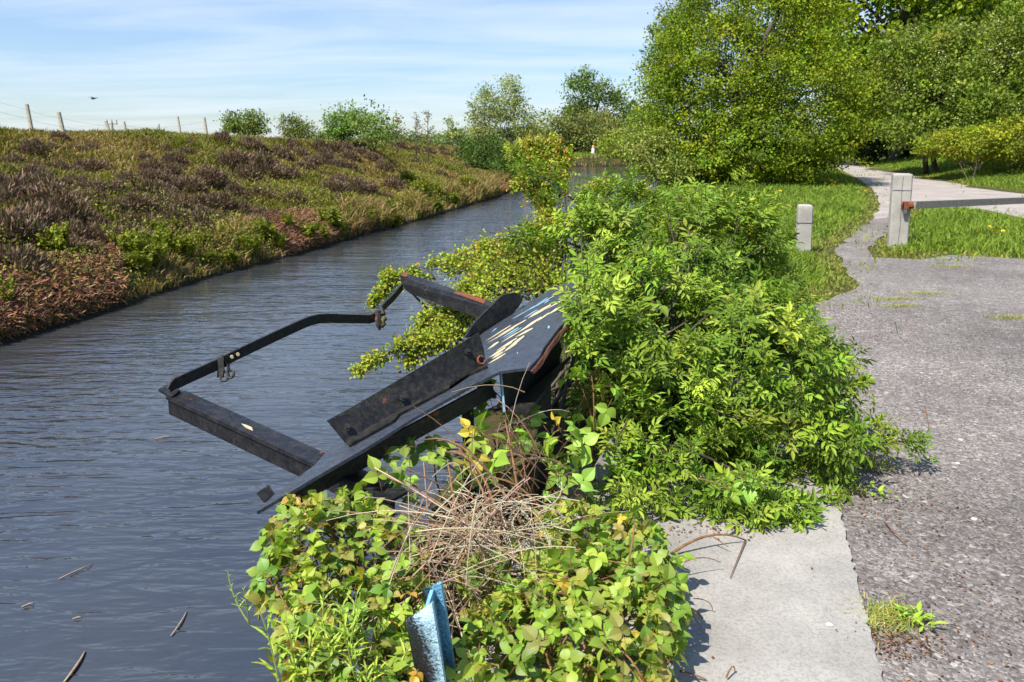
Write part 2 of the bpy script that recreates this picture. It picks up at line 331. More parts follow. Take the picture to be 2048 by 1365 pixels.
TRACKFAR = np.array([G(*p)[:2] for p in [(1700, 328), (1770, 341), (1850, 357), (1950, 375), (2048, 389), (2300, 432)]] + [(14, 6), (14, -6)])
TRACKFAR = np.concatenate([[(26, 75)], TRACKFAR])
def ss(a, b, x): t = np.clip((x - a) / (b - a), 0, 1); return t * t * (3 - 2 * t)
def height(x, y):
    x = np.asarray(x, float); y = np.asarray(y, float)
    ins = inpoly(x, y, POLY); dl = segdist(x, y, LW); df = segdist(x, y, FAR); dr = segdist(x, y, RW)
    wat = WZ - np.minimum(np.minimum(dl, np.minimum(dr, df)) * 2, .9) - .02
    crest = np.interp(y, [0, 16, 26, 36, 48, 62, 80], [1.78, 1.78, 1.72, 1.48, 1.36, 1.0, .6])
    prof = np.interp(dl, [0, .25, .5, 1.3, 3.0, 4.6, 6.2, 7.4, 40], [-.6, -.42, -.2, .1, .75, 1.3, 1.78, 1.95, 1.95]) / 1.95
    prof = np.where(prof > 0, prof * crest, prof * 1.95)
    left = prof + (vnoise(x * 1.4, y * 1.4, 1) * .10 + vnoise(x * 3.2, y * 3.2, 2) * .075) * ss(.2, 1.5, dl) * (1 - .5 * ss(5.5, 7.5, dl))
    farh = -.6 + .75 * ss(0, .5, df) + .25 * ss(1, 14, df) + vnoise(x, y, 4) * .04
    right = -.6 + .6 * ss(0, .14, dr)
    rs = ((x > np.interp(y, TRACKFAR[::-1, 1], TRACKFAR[::-1, 0])))
    dt = segdist(x, y, TRACKFAR); right = right + np.where(rs, 2.6 * ss(.15, 11, dt) + ss(.3, 2, dt) * vnoise(x * 1.5, y * 1.5, 5) * .06, 0)
    h = np.where((dl <= dr) & (dl <= df), left, np.where(dr <= df, right, farh))
    return np.where(ins, wat, h)
def hz(x, y): return float(height(np.array([x]), np.array([y]))[0])
def hit(X, Y, tmax=160):
    r = ray(X, Y); t = np.concatenate([np.arange(1.5, 40, .05), np.arange(40, tmax, .25)]); p = CAM + t[:, None] * r
    b = np.where(p[:, 2] < height(p[:, 0], p[:, 1]))[0]
    return p[b[0]] if len(b) else None
def axis(core0, core1, step, out0, out1):
    c = np.arange(core0, core1, step); a = []; x = core0; s = step
    while x > out0: s *= 1.28; x -= s; a.append(x)
    b = []; x = c[-1]; s = step
    while x < out1: s *= 1.28; x += s; b.append(x)
    return np.concatenate([a[::-1], c, b])
gx = axis(-13, 10, .16, -2200, 2200); gy = axis(.4, 42, .17, -60, 2600)
XX, YY = np.meshgrid(gx, gy); ZZ = height(XX, YY); nx, ny = len(gx), len(gy)
idx = np.arange(nx * ny).reshape(ny, nx)
q = np.stack([idx[:-1, :-1], idx[:-1, 1:], idx[1:, 1:], idx[1:, :-1]], -1).reshape(-1, 4)
tag(mesh('ground', np.stack([XX, YY, ZZ], -1).reshape(-1, 3), [q], MGROUND, smooth=True), kind='structure')
# water sheet: canal outline only, a little under the banks
def flat(name, poly, z, mat, kind='structure', th=0):
    tri = np.array(geometry.tessellate_polygon([[Vector((p[0], p[1], 0)) for p in poly]])); V = np.array([(p[0], p[1], z) for p in poly])
    a = V[tri[:, 1]] - V[tri[:, 0]]; c = V[tri[:, 2]] - V[tri[:, 0]]; fl = (a[:, 0] * c[:, 1] - a[:, 1] * c[:, 0]) < 0; tri[fl] = tri[fl][:, ::-1]
    polys = [tri]
    if th:
        n = len(V); V = np.concatenate([V, V - (0, 0, th)]); polys.append(np.array([(i, i + n, (i + 1) % n + n, (i + 1) % n) for i in range(n)]))
    o = mesh(name, V, polys, mat); tag(o, kind=kind); return o
LWo = LW - [(.5, 0)]; RWo = RW + [(.4, -.05)]
flat('water', np.concatenate([LWo, FAR[1:] + [(0, .4)], RWo[::-1]]), WZ, MWATER)
rng = np.random.default_rng(11)
def rough_edge(pts, step=.22, amp=.05, seed=1):
    r = np.random.default_rng(seed); out = []; n = len(pts)
    for i in range(n):
        a, b = np.array(pts[i][:2]), np.array(pts[(i + 1) % n][:2]); l = np.linalg.norm(b - a); k = max(1, int(l / (step * (1 + np.linalg.norm(a) * .04))))
        nn = np.array([-(b - a)[1], (b - a)[0]]) / max(l, 1e-6)
        for j in range(k): out.append(a + (b - a) * j / k + nn * r.normal() * amp)
    return out
yard_px = [(1565, 612), (1660, 603), (1718, 572), (1690, 532), (1668, 500), (1722, 456), (1746, 440)]
yard_px2 = [(1790, 436), (1768, 470), (1738, 500), (1745, 517), (1830, 520), (1900, 512), (2048, 521), (2420, 528)]
YARD = [(.55, -.6), (.72, 1.8), (1.1, 4), (1.9, 6.2)] + [G(*p)[:2] for p in yard_px] + [G(*p)[:2] for p in yard_px2] + [(16, 9), (16, -3)]
TRK = [G(*p)[:2] for p in [(1746, 440), (1758, 416), (1757, 396), (1742, 377), (1712, 356), (1680, 340), (1655, 331), (1625, 324), (1680, 324), (1700, 328), (1770, 341), (1850, 357), (1950, 375), (2048, 389), (2300, 432), (2300, 492), (2048, 438), (1960, 420), (1850, 416), (1805, 420), (1790, 436)]]
YARDR = rough_edge(YARD, .2, .035, 3); TRKR = rough_edge(TRK, .3, .03, 4)
flat('gravel_yard', YARDR, .012, MGRAVEL); flat('gravel_track', TRKR, .016, MTRACK)
s0, s1 = np.array((.893, 1.3)), np.array((1.41, 3.1)); sd = (s1 - s0) / np.linalg.norm(s1 - s0); sn = np.array((-sd[1], sd[0]))
SLAB = [s0 - sd * 1.5, s1 + sd * 1.1, s1 + sd * 1.1 + sn * 1.25, s0 - sd * 1.5 + sn * 1.25]
flat('concrete_pavement', rough_edge(SLAB, .03, .004, 9), .03, MSLAB, th=.08)

# ------------------------------------------------------------------ leaves
def T(stations, cup=.05, droop=.12):
    V, F3, F4, U = [], [], [], []; n = len(stations)
    for y, hw in stations:
        z = -droop * y * y
        if hw == 0: V.append((0, y, z)); U.append((0, y))
        else:
            V += [(-hw, y, z + cup * hw * 4), (0, y, z), (hw, y, z + cup * hw * 4)]; U += [(-hw * 2, y), (0, y), (hw * 2, y)]
    # rings: first and last are single points
    off = 1; F3 += [(0, off + 1, off), (0, off + 2, off + 1)]
    for i in range(n - 3): a = off + 3 * i; F4 += [(a, a + 1, a + 4, a + 3), (a + 1, a + 2, a + 5, a + 4)]
    a = off + 3 * (n - 3); e = a + 3; F3 += [(a, a + 1, e), (a + 1, a + 2, e)]
    return np.array(V, float), [np.array(F3)] + ([np.array(F4)] if F4 else []), np.array(U, float)
T_DIA = T([(0, 0), (.5, .36), (1, 0)], .08, .1)
T_ROUND = T([(0, 0), (.25, .30), (.7, .36), (1, 0)], .08, .12)
T_ELD = T([(0, 0), (.22, .13), (.5, .175), (.78, .10), (1, 0)], .12, .20)
T_BRA = T([(0, 0), (.05, .17), (.10, .24), (.115, .30), (.19, .325), (.205, .375), (.28, .375), (.295, .42), (.37, .40), (.385, .435), (.46, .39), (.475, .42), (.55, .35), (.565, .375), (.64, .29), (.655, .315), (.73, .22), (.745, .24), (.82, .13), (.835, .145), (.91, .06), (1.04, 0)], .075, .24)
T_BRASM = T([(0, 0), (.12, .30), (.35, .41), (.62, .37), (.85, .20), (1, 0)], .06, .16)
T_TWIG = T([(0, 0), (.5, .10), (1, 0)], .05, .1)
T_LONG = T([(0, 0), (.2, .05), (.5, .075), (.8, .045), (1, 0)], .12, .35)
def place(mb, tm, pos, ax, nr, size, col):
    V0, F0, U0 = tm; n = len(pos)
    if n == 0: return
    a = nrmz(ax); x = nrmz(np.cross(a, nr)); z = np.cross(x, a); size = np.broadcast_to(size, (n,))[:, None, None]
    V = pos[:, None] + size * (V0[None, :, :1] * x[:, None] + V0[None, :, 1:2] * a[:, None] + V0[None, :, 2:] * z[:, None])
    k = len(V0); off = (np.arange(n) * k)[:, None, None]
    mb.add(V.reshape(-1, 3), [(f[None] + off).reshape(-1, f.shape[1]) for f in F0], np.repeat(col, k, 0), np.tile(U0, (n, 1)))
def ell(X, Y, t, rx, ry, rd): return (P(X, Y, t), np.array([rx * t / FPX, rd, ry * t / FPX]))
def shell(ells, n, r, lo=.7, zmin=-9., inner=.75):
    w = np.array([(e[1][0] * e[1][2] + e[1][0] * e[1][1] + e[1][1] * e[1][2]) for e in ells]); w /= w.sum()
    P_, N_ = [], []
    k = r.choice(len(ells), n * 3, p=w); d = nrmz(r.normal(size=(n * 3, 3))); C = np.array([e[0] for e in ells])[k]; Rr = np.array([e[1] for e in ells])[k]
    rad = r.uniform(lo, 1.0, (n * 3, 1)) ** .7; p = C + d * Rr * rad; nn = nrmz(d / Rr)
    ok = p[:, 2] > zmin
    for i, (c, rr) in enumerate(ells): ok &= ~((k != i) & ((((p - c) / rr) ** 2).sum(1) < inner * inner))
    return p[ok][:n], nn[ok][:n]
def palette(r, n, cols, var=.15):
    c = np.array(cols)[r.integers(0, len(cols), n)]; return np.clip(c * (1 + r.normal(0, var, (n, 1))) * (1 + r.normal(0, .06, (n, 3))), .003, .9)
UP = np.array([0, 0, 1.])
def crown(mb, ells, ncl, per, leaf, spray, cols, r, sig=.35, tm=T_DIA, zmin=-9., lo=.55, up=.5, tipcols=None, tipf=.0):
    p, n = shell(ells, ncl, r, lo, zmin); rm = np.mean([e[1][2] for e in ells]); fr_ = 8.5 / rm; kp = (np.sin(p[:, 0] * fr_ + 1) + np.sin(p[:, 1] * fr_ * .9 + 2) + np.sin(p[:, 2] * fr_ * 1.3 + p[:, 0] * fr_ * .5)) > -.75; p, n = p[kp], n[kp]; m = len(p)
    d = nrmz(n * .8 + UP * up + r.normal(0, .35, (m, 3))); cc = palette(r, m, cols, .24)
    s = r.uniform(-.7, 1, (m, per, 1)) * spray * r.uniform(.5, 1.35, (m, 1, 1))
    wd = 1 - .55 * np.clip(s / spray, 0, 1)
    q = (p[:, None] + d[:, None] * s + r.normal(0, 1, (m, per, 3)) * (sig * np.array([1.15, 1.15, .55])) * wd).reshape(-1, 3)
    dd = np.repeat(d, per, 0); nn = np.repeat(n, per, 0)
    ax = nrmz(dd * .5 + r.normal(0, .6, q.shape)); nr = nrmz(UP * .55 + nn * .45 + r.normal(0, .45, q.shape))
    col = np.repeat(cc, per, 0) * (1 + r.normal(0, .14, (len(q), 1)))
    if tipcols is not None:
        tip = (s.reshape(-1) > spray * .45) & (r.random(len(q)) < tipf); col[tip] = palette(r, int(tip.sum()), tipcols)
    ok = q[:, 2] > zmin
    place(mb, tm, q[ok], ax[ok], nr[ok], r.uniform(.7, 1.3, int(ok.sum())) * leaf, np.clip(col[ok], .004, .9))
    return p, n
def trunk_parts(parent, base, ells, r, rad, mat, lean=(0, 0), nlimb=None, htop=.75, stems=1):
    mb = MB(); top = max((e[0][2] + e[1][2] * .3) for e in ells); base = np.asarray(base, float)
    for s in range(stems):
        b = base + (r.normal(0, rad * 1.5, 3) * (1, 1, 0) if stems > 1 else 0)
        tc_ = np.mean([e[0] for e in ells], 0); t = np.array([tc_[0] * .7 + b[0] * .3, tc_[1] * .7 + b[1] * .3, b[2] + (top - b[2]) * htop])
        if stems > 1: t = t + r.normal(0, .3, 3) * [e[1] for e in ells][0]
        tube(mb, curve(b - UP * .15, t, r.normal(0, rad * 2, 3) * (1, 1, .2), 9), np.linspace(rad, rad * .35, 9), 7)
        for e in ells:
            for _ in range(nlimb or 2):
                f = r.uniform(.25, .9); st = b * (1 - f) + t * f; en = e[0] + e[1] * r.normal(0, .45, 3)
                tube(mb, curve(st, en, r.normal(0, .12, 3) * e[1] + UP * .05 * np.linalg.norm(en - st), 6), np.linspace(rad * .4, rad * .08, 6), 5)
    return mb.build('trunk', mat, parent, True)
def tree(name, label, cat, base, ells, ncl, per, leaf, spray, cols, seed, rad=.12, mat=BARK, group=None, stems=1, nlimb=2, part='crown', htop=.75, **k):
    r = np.random.default_rng(seed); base = np.asarray(base, float); t = thing(name, label, cat, base, group)
    mb = MB(); crown(mb, ells, ncl, per, leaf, spray, cols, r, **k); mb.build(part, LEAF, t)
    trunk_parts(t, base, ells, r, rad, mat, stems=stems, nlimb=nlimb, htop=htop); return t
def gp(X, Y, t=None):
    if t is None: return hit(X, Y)
    p = P(X, Y, t); p[2] = hz(p[0], p[1]); return p

# ------------------------------------------------------------------ trees and hedges
HAW = [(.105, .16, .009), (.135, .19, .010), (.065, .115, .009), (.16, .205, .012), (.105, .165, .014)]
tree('hawthorn_tree', 'large round bright green hawthorn standing between the canal and the track', 'tree', gp(1490, 365, 30),
     [ell(1500, 70, 31, 175, 150, 2.6), ell(1440, 190, 30, 160, 150, 2.9), ell(1590, 210, 30, 130, 140, 2.8), ell(1370, 280, 29.5, 95, 85, 2.0), ell(1500, 300, 29, 190, 72, 2.4), ell(1385, 120, 31, 80, 90, 1.8), ell(1640, 260, 29.5, 78, 62, 1.9), ell(1400, 40, 31, 60, 60, 1.5), ell(1560, -20, 31, 90, 70, 1.6)],
     2600, 74, .10, .66, HAW, 21, .2, sig=.22, stems=2, zmin=.02, lo=.45)
tree('sycamore_tree', 'tall broad sycamore with large leaves behind the hawthorn at the top right', 'tree', gp(1790, 300, 54),
     [ell(1760, 40, 51, 130, 110, 3.5), ell(1900, -30, 50, 160, 120, 4), ell(1690, 20, 52, 90, 110, 3), ell(1780, 150, 50.5, 90, 80, 3), ell(1640, -60, 53, 110, 90, 3), ell(1980, 60, 51, 110, 100, 3.5)],
     800, 46, .30, 1.0, [(.12, .19, .012), (.16, .23, .015), (.08, .135, .01), (.19, .25, .02)], 22, .42, sig=.6, tm=T_ROUND, lo=.6)
tree('ash_tree', 'dark tree in the far top right corner behind the blossoming hawthorns', 'tree', gp(2000, 260, 64),
     [ell(2000, 60, 61, 150, 170, 4), ell(1850, 140, 64, 150, 140, 4), ell(2100, -40, 60, 150, 120, 4), ell(1740, 220, 64, 90, 110, 3), ell(1900, 230, 62, 150, 60, 4)],
     620, 42, .42, 1.0, [(.03, .055, .008), (.04, .07, .009), (.024, .045, .007)], 23, .4, sig=.8, lo=.5)
FH = [(.09, .14, .018), (.115, .165, .02), (.065, .11, .014), (.135, .18, .035)]
def blossom(t, ells, n, seed, cl=1):
    r = np.random.default_rng(seed); p, nn = shell(ells, n, r, .92); m = len(p); q = np.repeat(p, 7, 0) + r.normal(0, .15, (m * 7, 3)); mb = MB()
    place(mb, T_DIA, q, r.normal(0, 1, q.shape), np.repeat(nn, 7, 0) + r.normal(0, .3, q.shape), .085, palette(r, len(q), [(.40, .42, .32), (.33, .37, .23), (.45, .46, .40)], .08)); mb.build('blossom', LEAF, t)
e1 = [ell(1900, 190, 38, 105, 75, 2), ell(1850, 130, 39, 90, 75, 2), ell(1835, 200, 38.5, 50, 50, 1.6), ell(1950, 110, 39, 80, 60, 2), ell(1900, 255, 37.5, 100, 35, 1.6), ell(1830, 262, 38, 55, 32, 1.6)]
t_ = tree('flowering_hawthorn', 'hawthorn dotted with cream blossom overhanging the grassy bank beside the track', 'tree', gp(1870, 300, 38.5), e1, 900, 52, .15, .6, FH, 24, .14, sig=.30, stems=2, lo=.62); blossom(t_, e1, 330, 5)
e2 = [ell(2020, 150, 34, 70, 95, 2), ell(2070, 80, 35, 90, 80, 2.2), ell(2030, 230, 33, 75, 50, 1.8), ell(2100, 180, 33, 80, 90, 2)]
t_ = tree('flowering_hawthorn', 'hawthorn with sparse blossom cut by the right edge of the photo above the verge', 'tree', gp(2050, 290, 34), e2, 700, 52, .14, .6, FH, 25, .14, sig=.28, stems=2, lo=.62); blossom(t_, e2, 120, 6)
tree('scrub_bush', 'low yellow green scrub on the verge under the blossoming hawthorns', 'bush', gp(1950, 320, 31.5), [ell(1960, 290, 32.5, 80, 28, 1.4), ell(2040, 280, 31.5, 70, 40, 1.4), ell(1890, 290, 34, 45, 20, 1.2)], 620, 40, .10, .3, [(.16, .20, .018), (.20, .23, .025), (.12, .17, .018)], 26, .03, sig=.17, stems=3)
tree('shadowed_bush', 'dark shaded bush beneath the sycamore where the track disappears', 'bush', gp(1745, 310, 58), [ell(1735, 265, 57, 65, 50, 2.5), ell(1810, 270, 55, 70, 40, 2)], 330, 40, .2, .5, [(.025, .045, .008), (.032, .055, .009)], 27, .08, sig=.35, stems=2)  # leaf colours darkened to stand in for shade under the canopy
tree('waterside_sallow', 'small pale sallow leaning over the water left of the large hawthorn', 'tree', gp(1305, 375, 27.5), [ell(1310, 320, 27.5, 42, 35, .9), ell(1345, 360, 27, 35, 32, .8), ell(1290, 285, 28, 30, 28, .8)], 190, 36, .10, .4, [(.14, .18, .05), (.17, .21, .06), (.12, .17, .03)], 28, .05, PALEBARK, sig=.22)
FARC = [(.13, .155, .05), (.16, .18, .065), (.11, .14, .04)]
tree('willow_bush', 'broad grey green willow bush across the far end of the canal', 'bush', gp(1150, 305, 84), [ell(1110, 270, 84, 65, 42, 3), ell(1180, 272, 84, 75, 38, 3), ell(1240, 285, 82, 45, 30, 2.5), ell(1090, 290, 83, 45, 26, 2.5)], 420, 46, .24, .9, FARC, 29, .15, sig=.5, stems=3)
tree('far_tree', 'taller dark green tree rising behind the willow bush right of the birches', 'tree', gp(1190, 300, 96), [ell(1165, 190, 95, 32, 42, 2), ell(1200, 215, 95, 48, 45, 2.5), ell(1245, 235, 94, 34, 40, 2.2), ell(1175, 240, 95, 45, 30, 2.5)], 330, 46, .27, 1.0, [(.07, .12, .022), (.09, .145, .028), (.055, .10, .02)], 30, .25, sig=.55)
tree('far_bush', 'yellow green bush on the far bank just left of the large hawthorn', 'bush', gp(1250, 312, 70), [ell(1240, 292, 68, 38, 24, 2), ell(1280, 262, 70, 26, 40, 2), ell(1290, 300, 64, 40, 22, 1.5)], 240, 40, .2, .6, [(.14, .19, .03), (.17, .22, .035), (.11, .16, .025)], 31, .1, sig=.4, stems=2)
BIR = [(.17, .22, .085), (.20, .25, .105), (.145, .19, .07)]
tree('birch_tree', 'slender taller silver birch on the far left bank with airy crown', 'tree', gp(1022, 292, 72), [ell(1020, 200, 72, 22, 42, 1.1), ell(1022, 240, 72, 34, 42, 1.5), ell(1040, 250, 72, 22, 36, 1.2)], 230, 36, .17, .8, BIR, 32, .13, PALEBARK, sig=.36, htop=.95)
tree('birch_tree', 'shorter silver birch left of its taller neighbour on the far left bank', 'tree', gp(970, 292, 70), [ell(968, 215, 70, 18, 34, 1.0), ell(970, 250, 70, 27, 36, 1.3)], 160, 36, .17, .8, BIR, 33, .1, PALEBARK, sig=.34, htop=.95)
tree('ivy_bush', 'dark green ivy clad bush at the end of the heather bank by the water', 'bush', gp(975, 350, 40), [ell(975, 318, 40, 40, 30, 1.4), ell(1010, 345, 39, 30, 30, 1.2), ell(945, 305, 42, 25, 18, 1.1)], 260, 44, .12, .3, [(.045, .085, .016), (.06, .105, .02), (.035, .07, .015)], 34, .06, sig=.24, stems=2)
# shrubs along the left crest
def crest(X, Y, t): p = P(X, Y, t); p[2] = hz(p[0], p[1]); return p
tree('crest_shrub', 'rounded green shrub behind the fence line, leftmost of the leafy crest shrubs', 'bush', crest(487, 262, 34), [ell(487, 250, 34, 34, 16, .7), ell(505, 248, 34, 22, 14, .6), ell(465, 255, 34, 18, 9, .5)], 130, 34, .10, .35, [(.10, .15, .045), (.12, .17, .05)], 41, .04, sig=.15, stems=2)
tree('gorse_shrub', 'dark gorse shrub with yellow green side on the crest', 'bush', crest(590, 268, 30), [ell(583, 255, 30, 20, 19, .5), ell(605, 262, 29.5, 28, 14, .5)], 120, 34, .07, .25, [(.07, .095, .022), (.12, .15, .025)], 42, .04, sig=.12, stems=2)
tree('sallow_shrub', 'bushy bright green sallow on the crest left of the slender sapling', 'bush', crest(690, 272, 31), [ell(688, 245, 31, 28, 26, .6), ell(672, 258, 31, 22, 14, .5), ell(705, 252, 31, 16, 20, .5)], 150, 34, .09, .4, [(.09, .17, .035), (.12, .20, .045)], 43, .04, sig=.14, stems=2)
tree('young_sallow', 'open leafy sapling growing on the slope below the crest shrubs', 'tree', hit(752, 300), [ell(750, 262, 25, 34, 26, .5), ell(730, 245, 25.5, 14, 22, .35), ell(770, 252, 25, 22, 18, .4)], 100, 24, .085, .4, [(.10, .16, .045), (.13, .19, .055)], 44, .035, sig=.12, stems=2, lo=.4)
tree('far_birch', 'tiny distant birch above the end of the heather bank', 'tree', crest(905, 275, 120), [ell(903, 258, 120, 9, 15, .8), ell(915, 268, 120, 9, 6, .8)], 60, 24, .3, .8, BIR, 45, .1, PALEBARK, sig=.4)
for i, (X, Y, t, h, lab) in enumerate([(833, 274, 34, 46, 'thin leafless sapling on the crest, left of the pair'), (856, 274, 33, 52, 'thin sapling with reddish buds on the crest, right of the pair'), (795, 268, 33, 34, 'straggly brown leaved sapling beside the leafy young sallow')]):
    r = np.random.default_rng(60 + i); b = crest(X, Y, t); b[2] -= .2; tt = thing('bare_sapling', lab, 'sapling', b, 'saplings on the bank crest'); mb = MB(); lb = MB(); top = P(X + 1, Y - h, t)
    tube(mb, curve(b, top, r.normal(0, .06, 3), 8), np.linspace(.03, .008, 8), 5)
    for k in range(26):
        f = r.uniform(.2, .97); s = b * (1 - f) + top * f; e = s + np.array([r.normal(0, .32), r.normal(0, .3), r.uniform(.1, .4)]) * (1.15 - f) * 1.6
        tube(mb, curve(s, e, UP * -.03, 4), np.linspace(.011, .005, 4), 4)
        q = s + (e - s) * r.uniform(.3, 1, (7, 1)) + r.normal(0, .04, (7, 3)); place(lb, T_DIA, q, r.normal(0, 1, q.shape), r.normal(0, 1, q.shape), .07, palette(r, 7, [(.20, .11, .06), (.14, .15, .06), (.24, .15, .09)]))
    mb.build('trunk', BARK, tt); lb.build('crown', LEAF, tt)
# distant wood beyond the moor
r = np.random.default_rng(70); mb = MB(); wells = [ell(X, 279 + r.normal(0, 2), 160 + r.normal(0, 8), 26, 7 + r.uniform(0, 4), 4) for X in range(640, 1320, 30)]
crown(mb, wells, 700, 26, .5, .9, [(.10, .15, .05), (.13, .18, .06), (.08, .13, .045)], r, sig=.8); tag(mb.build('distant_wood', LEAF), 'low distant wood along the horizon beyond the canal', 'wood', kind='stuff')

# ------------------------------------------------------------------ grass and bank vegetation
def blades(mb, xy, h, wd, cols, r, lean=.35, zoff=0.):
    n = len(xy); z = height(xy[:, 0], xy[:, 1]) - .01 + zoff; b = np.column_stack([xy, z]); a = r.uniform(0, 6.283, n); side = np.column_stack([np.cos(a), np.sin(a), np.zeros(n)])
    h = np.broadcast_to(h, (n,)) * r.uniform(.55, 1.3, n); ln = r.normal(0, lean, (n, 2)) * h[:, None]
    mid = b + np.column_stack([ln * .35, h * .6]); tip = b + np.column_stack([ln * 1.2, h * (1 - .15 * np.abs(ln).sum(1) / np.maximum(h, .01))]); w_ = (np.broadcast_to(wd, (n,)))[:, None] * side
    V = np.stack([b - w_, b + w_, mid + w_ * .8, mid - w_ * .8, tip], 1).reshape(-1, 3); o = np.arange(n)[:, None] * 5
    mb.add(V, [o + np.array([0, 1, 2, 3]), o + np.array([3, 2, 4])], np.repeat(cols, 5, 0))
def inview(x, y, z, mgn=60):
    d = np.stack([x, y, z - CAMH], -1); f = d @ np.array([0, CT, -ST]); u = d[..., 0] / np.maximum(f, .01); v = -(d @ np.array([0, ST, CT])) / np.maximum(f, .01)
    X, Y = u * FPX + 1024, v * FPX + 682.5; return (f > .3) & (X > -mgn) & (X < 2048 + mgn) & (Y > -mgn) & (Y < 1365 + mgn)
r = np.random.default_rng(80)
# left bank turf: blade size grows with distance so that far turf stays as dense as near turf
n = 420000; y = 6 + 74 * r.random(n) ** 1.9; x = np.interp(y, LW[:, 1], LW[:, 0]) - r.uniform(.07, 15, n) * np.minimum(1, .55 + y / 60)
ok = ~inpoly(x, y, POLY); x, y = x[ok], y[ok]; ok = inview(x, y, height(x, y)); x, y = x[ok], y[ok]; dl = segdist(x, y, LW); ok = dl < 13; x, y, dl = x[ok], y[ok], dl[ok]
pt = vnoise(x * .9, y * .9, 12) + .6 * vnoise(x * 2.7, y * 2.7, 13) + r.normal(0, .35, len(x)); lowf = ss(2.4, .3, dl)
GB = np.array([(.20, .145, .068), (.17, .145, .044), (.112, .125, .023), (.13, .155, .026), (.27, .205, .105)])
ci = np.clip(np.floor(1.75 + pt * 1.15 - lowf * .3), 0, 3).astype(int); ci[r.random(len(x)) < .13] = 4
col = GB[ci] * (1 + r.normal(0, .18, (len(x), 1))); wet = dl < .75; col[wet] = palette(r, int(wet.sum()), [(.24, .18, .09), (.17, .16, .05), (.13, .15, .03), (.27, .19, .11)])
mb = MB(); blades(mb, np.column_stack([x, y]), np.where(wet, .10 + (.05 + .22 * ss(11.5, 14.5, y)) * np.clip(vnoise(x * 2.1, y * 2.1, 44) + .3, 0, 1.2), .115 + .05 * pt.clip(-1, 1)) * (1 + y / 90), .006 + .00055 * y, np.clip(col, .01, .6), r, .55)
tag(mb.build('bank_grass', GRASS), 'rough mixed moor grass covering the far bank', 'grass', kind='stuff')
# far bank across the end of the canal + canal edge right
x = r.uniform(3, 30, 26000); y = r.uniform(73.5, 100, 26000); ok = ~inpoly(x, y, POLY); x, y = x[ok], y[ok]; mb = MB(); df = segdist(x, y, FAR); col = np.where((df < .7)[:, None], palette(r, len(x), [(.24, .19, .11), (.20, .14, .09)]), palette(r, len(x), [(.13, .20, .03), (.16, .22, .04)]))
blades(mb, np.column_stack([x, y]), .3, .05, col, r); tag(mb.build('far_grass', GRASS), 'bright grass on the bank closing the end of the canal', 'grass', kind='stuff')
# right-hand grass
n = 330000; y = 6.5 + 60 * r.random(n) ** 1.7; x = np.interp(y, RW[:, 1], RW[:, 0]) + .1 + (22 * r.random(n)) * np.clip(y / 16, .35, 1.2)
h_ = height(x, y); ok = inview(x, y, h_) & (h_ > -.3); x, y = x[ok], y[ok]
dd_ = np.minimum(segdist(x, y, np.array(YARD + YARD[:1])), segdist(x, y, np.array(TRK + TRK[:1]))); ok = (~inpoly(x, y, YARDR) & ~inpoly(x, y, TRKR)) | ((dd_ < r.exponential(.30, len(x)) * np.clip(.35 + .6 * vnoise(x * 2.3, y * 2.3, 77), .05, 1.2)) & (r.random(len(x)) < .55) & (x > 1.9)); x, y = x[ok], y[ok]
de = np.minimum(segdist(x, y, np.array(YARD + YARD[:1])), segdist(x, y, np.array(TRK + TRK[:1]))); pt = vnoise(x * 1.5, y * 1.5, 22) + r.normal(0, .4, len(x))
col = np.array([(.12, .19, .025), (.15, .23, .03), (.095, .165, .022), (.18, .25, .045)])[np.clip(np.floor(1.6 + pt), 0, 3).astype(int)] * (1 + r.normal(0, .15, (len(x), 1)))
dry = r.random(len(x)) < .75 * ss(.55, .05, de); col[dry] = palette(r, int(dry.sum()), [(.26, .23, .09), (.21, .22, .06), (.17, .21, .04)])
hh = (.035 + .13 * ss(.0, .8, de)) * (1 + .25 * pt.clip(-1, 1)) * (1 + y / 120)
mb = MB(); blades(mb, np.column_stack([x, y]), hh, .0045 + .00045 * y, np.clip(col, .01, .6), r, .5); tag(mb.build('verge_grass', GRASS), 'green verge grass around the concrete posts and track', 'grass', kind='stuff')

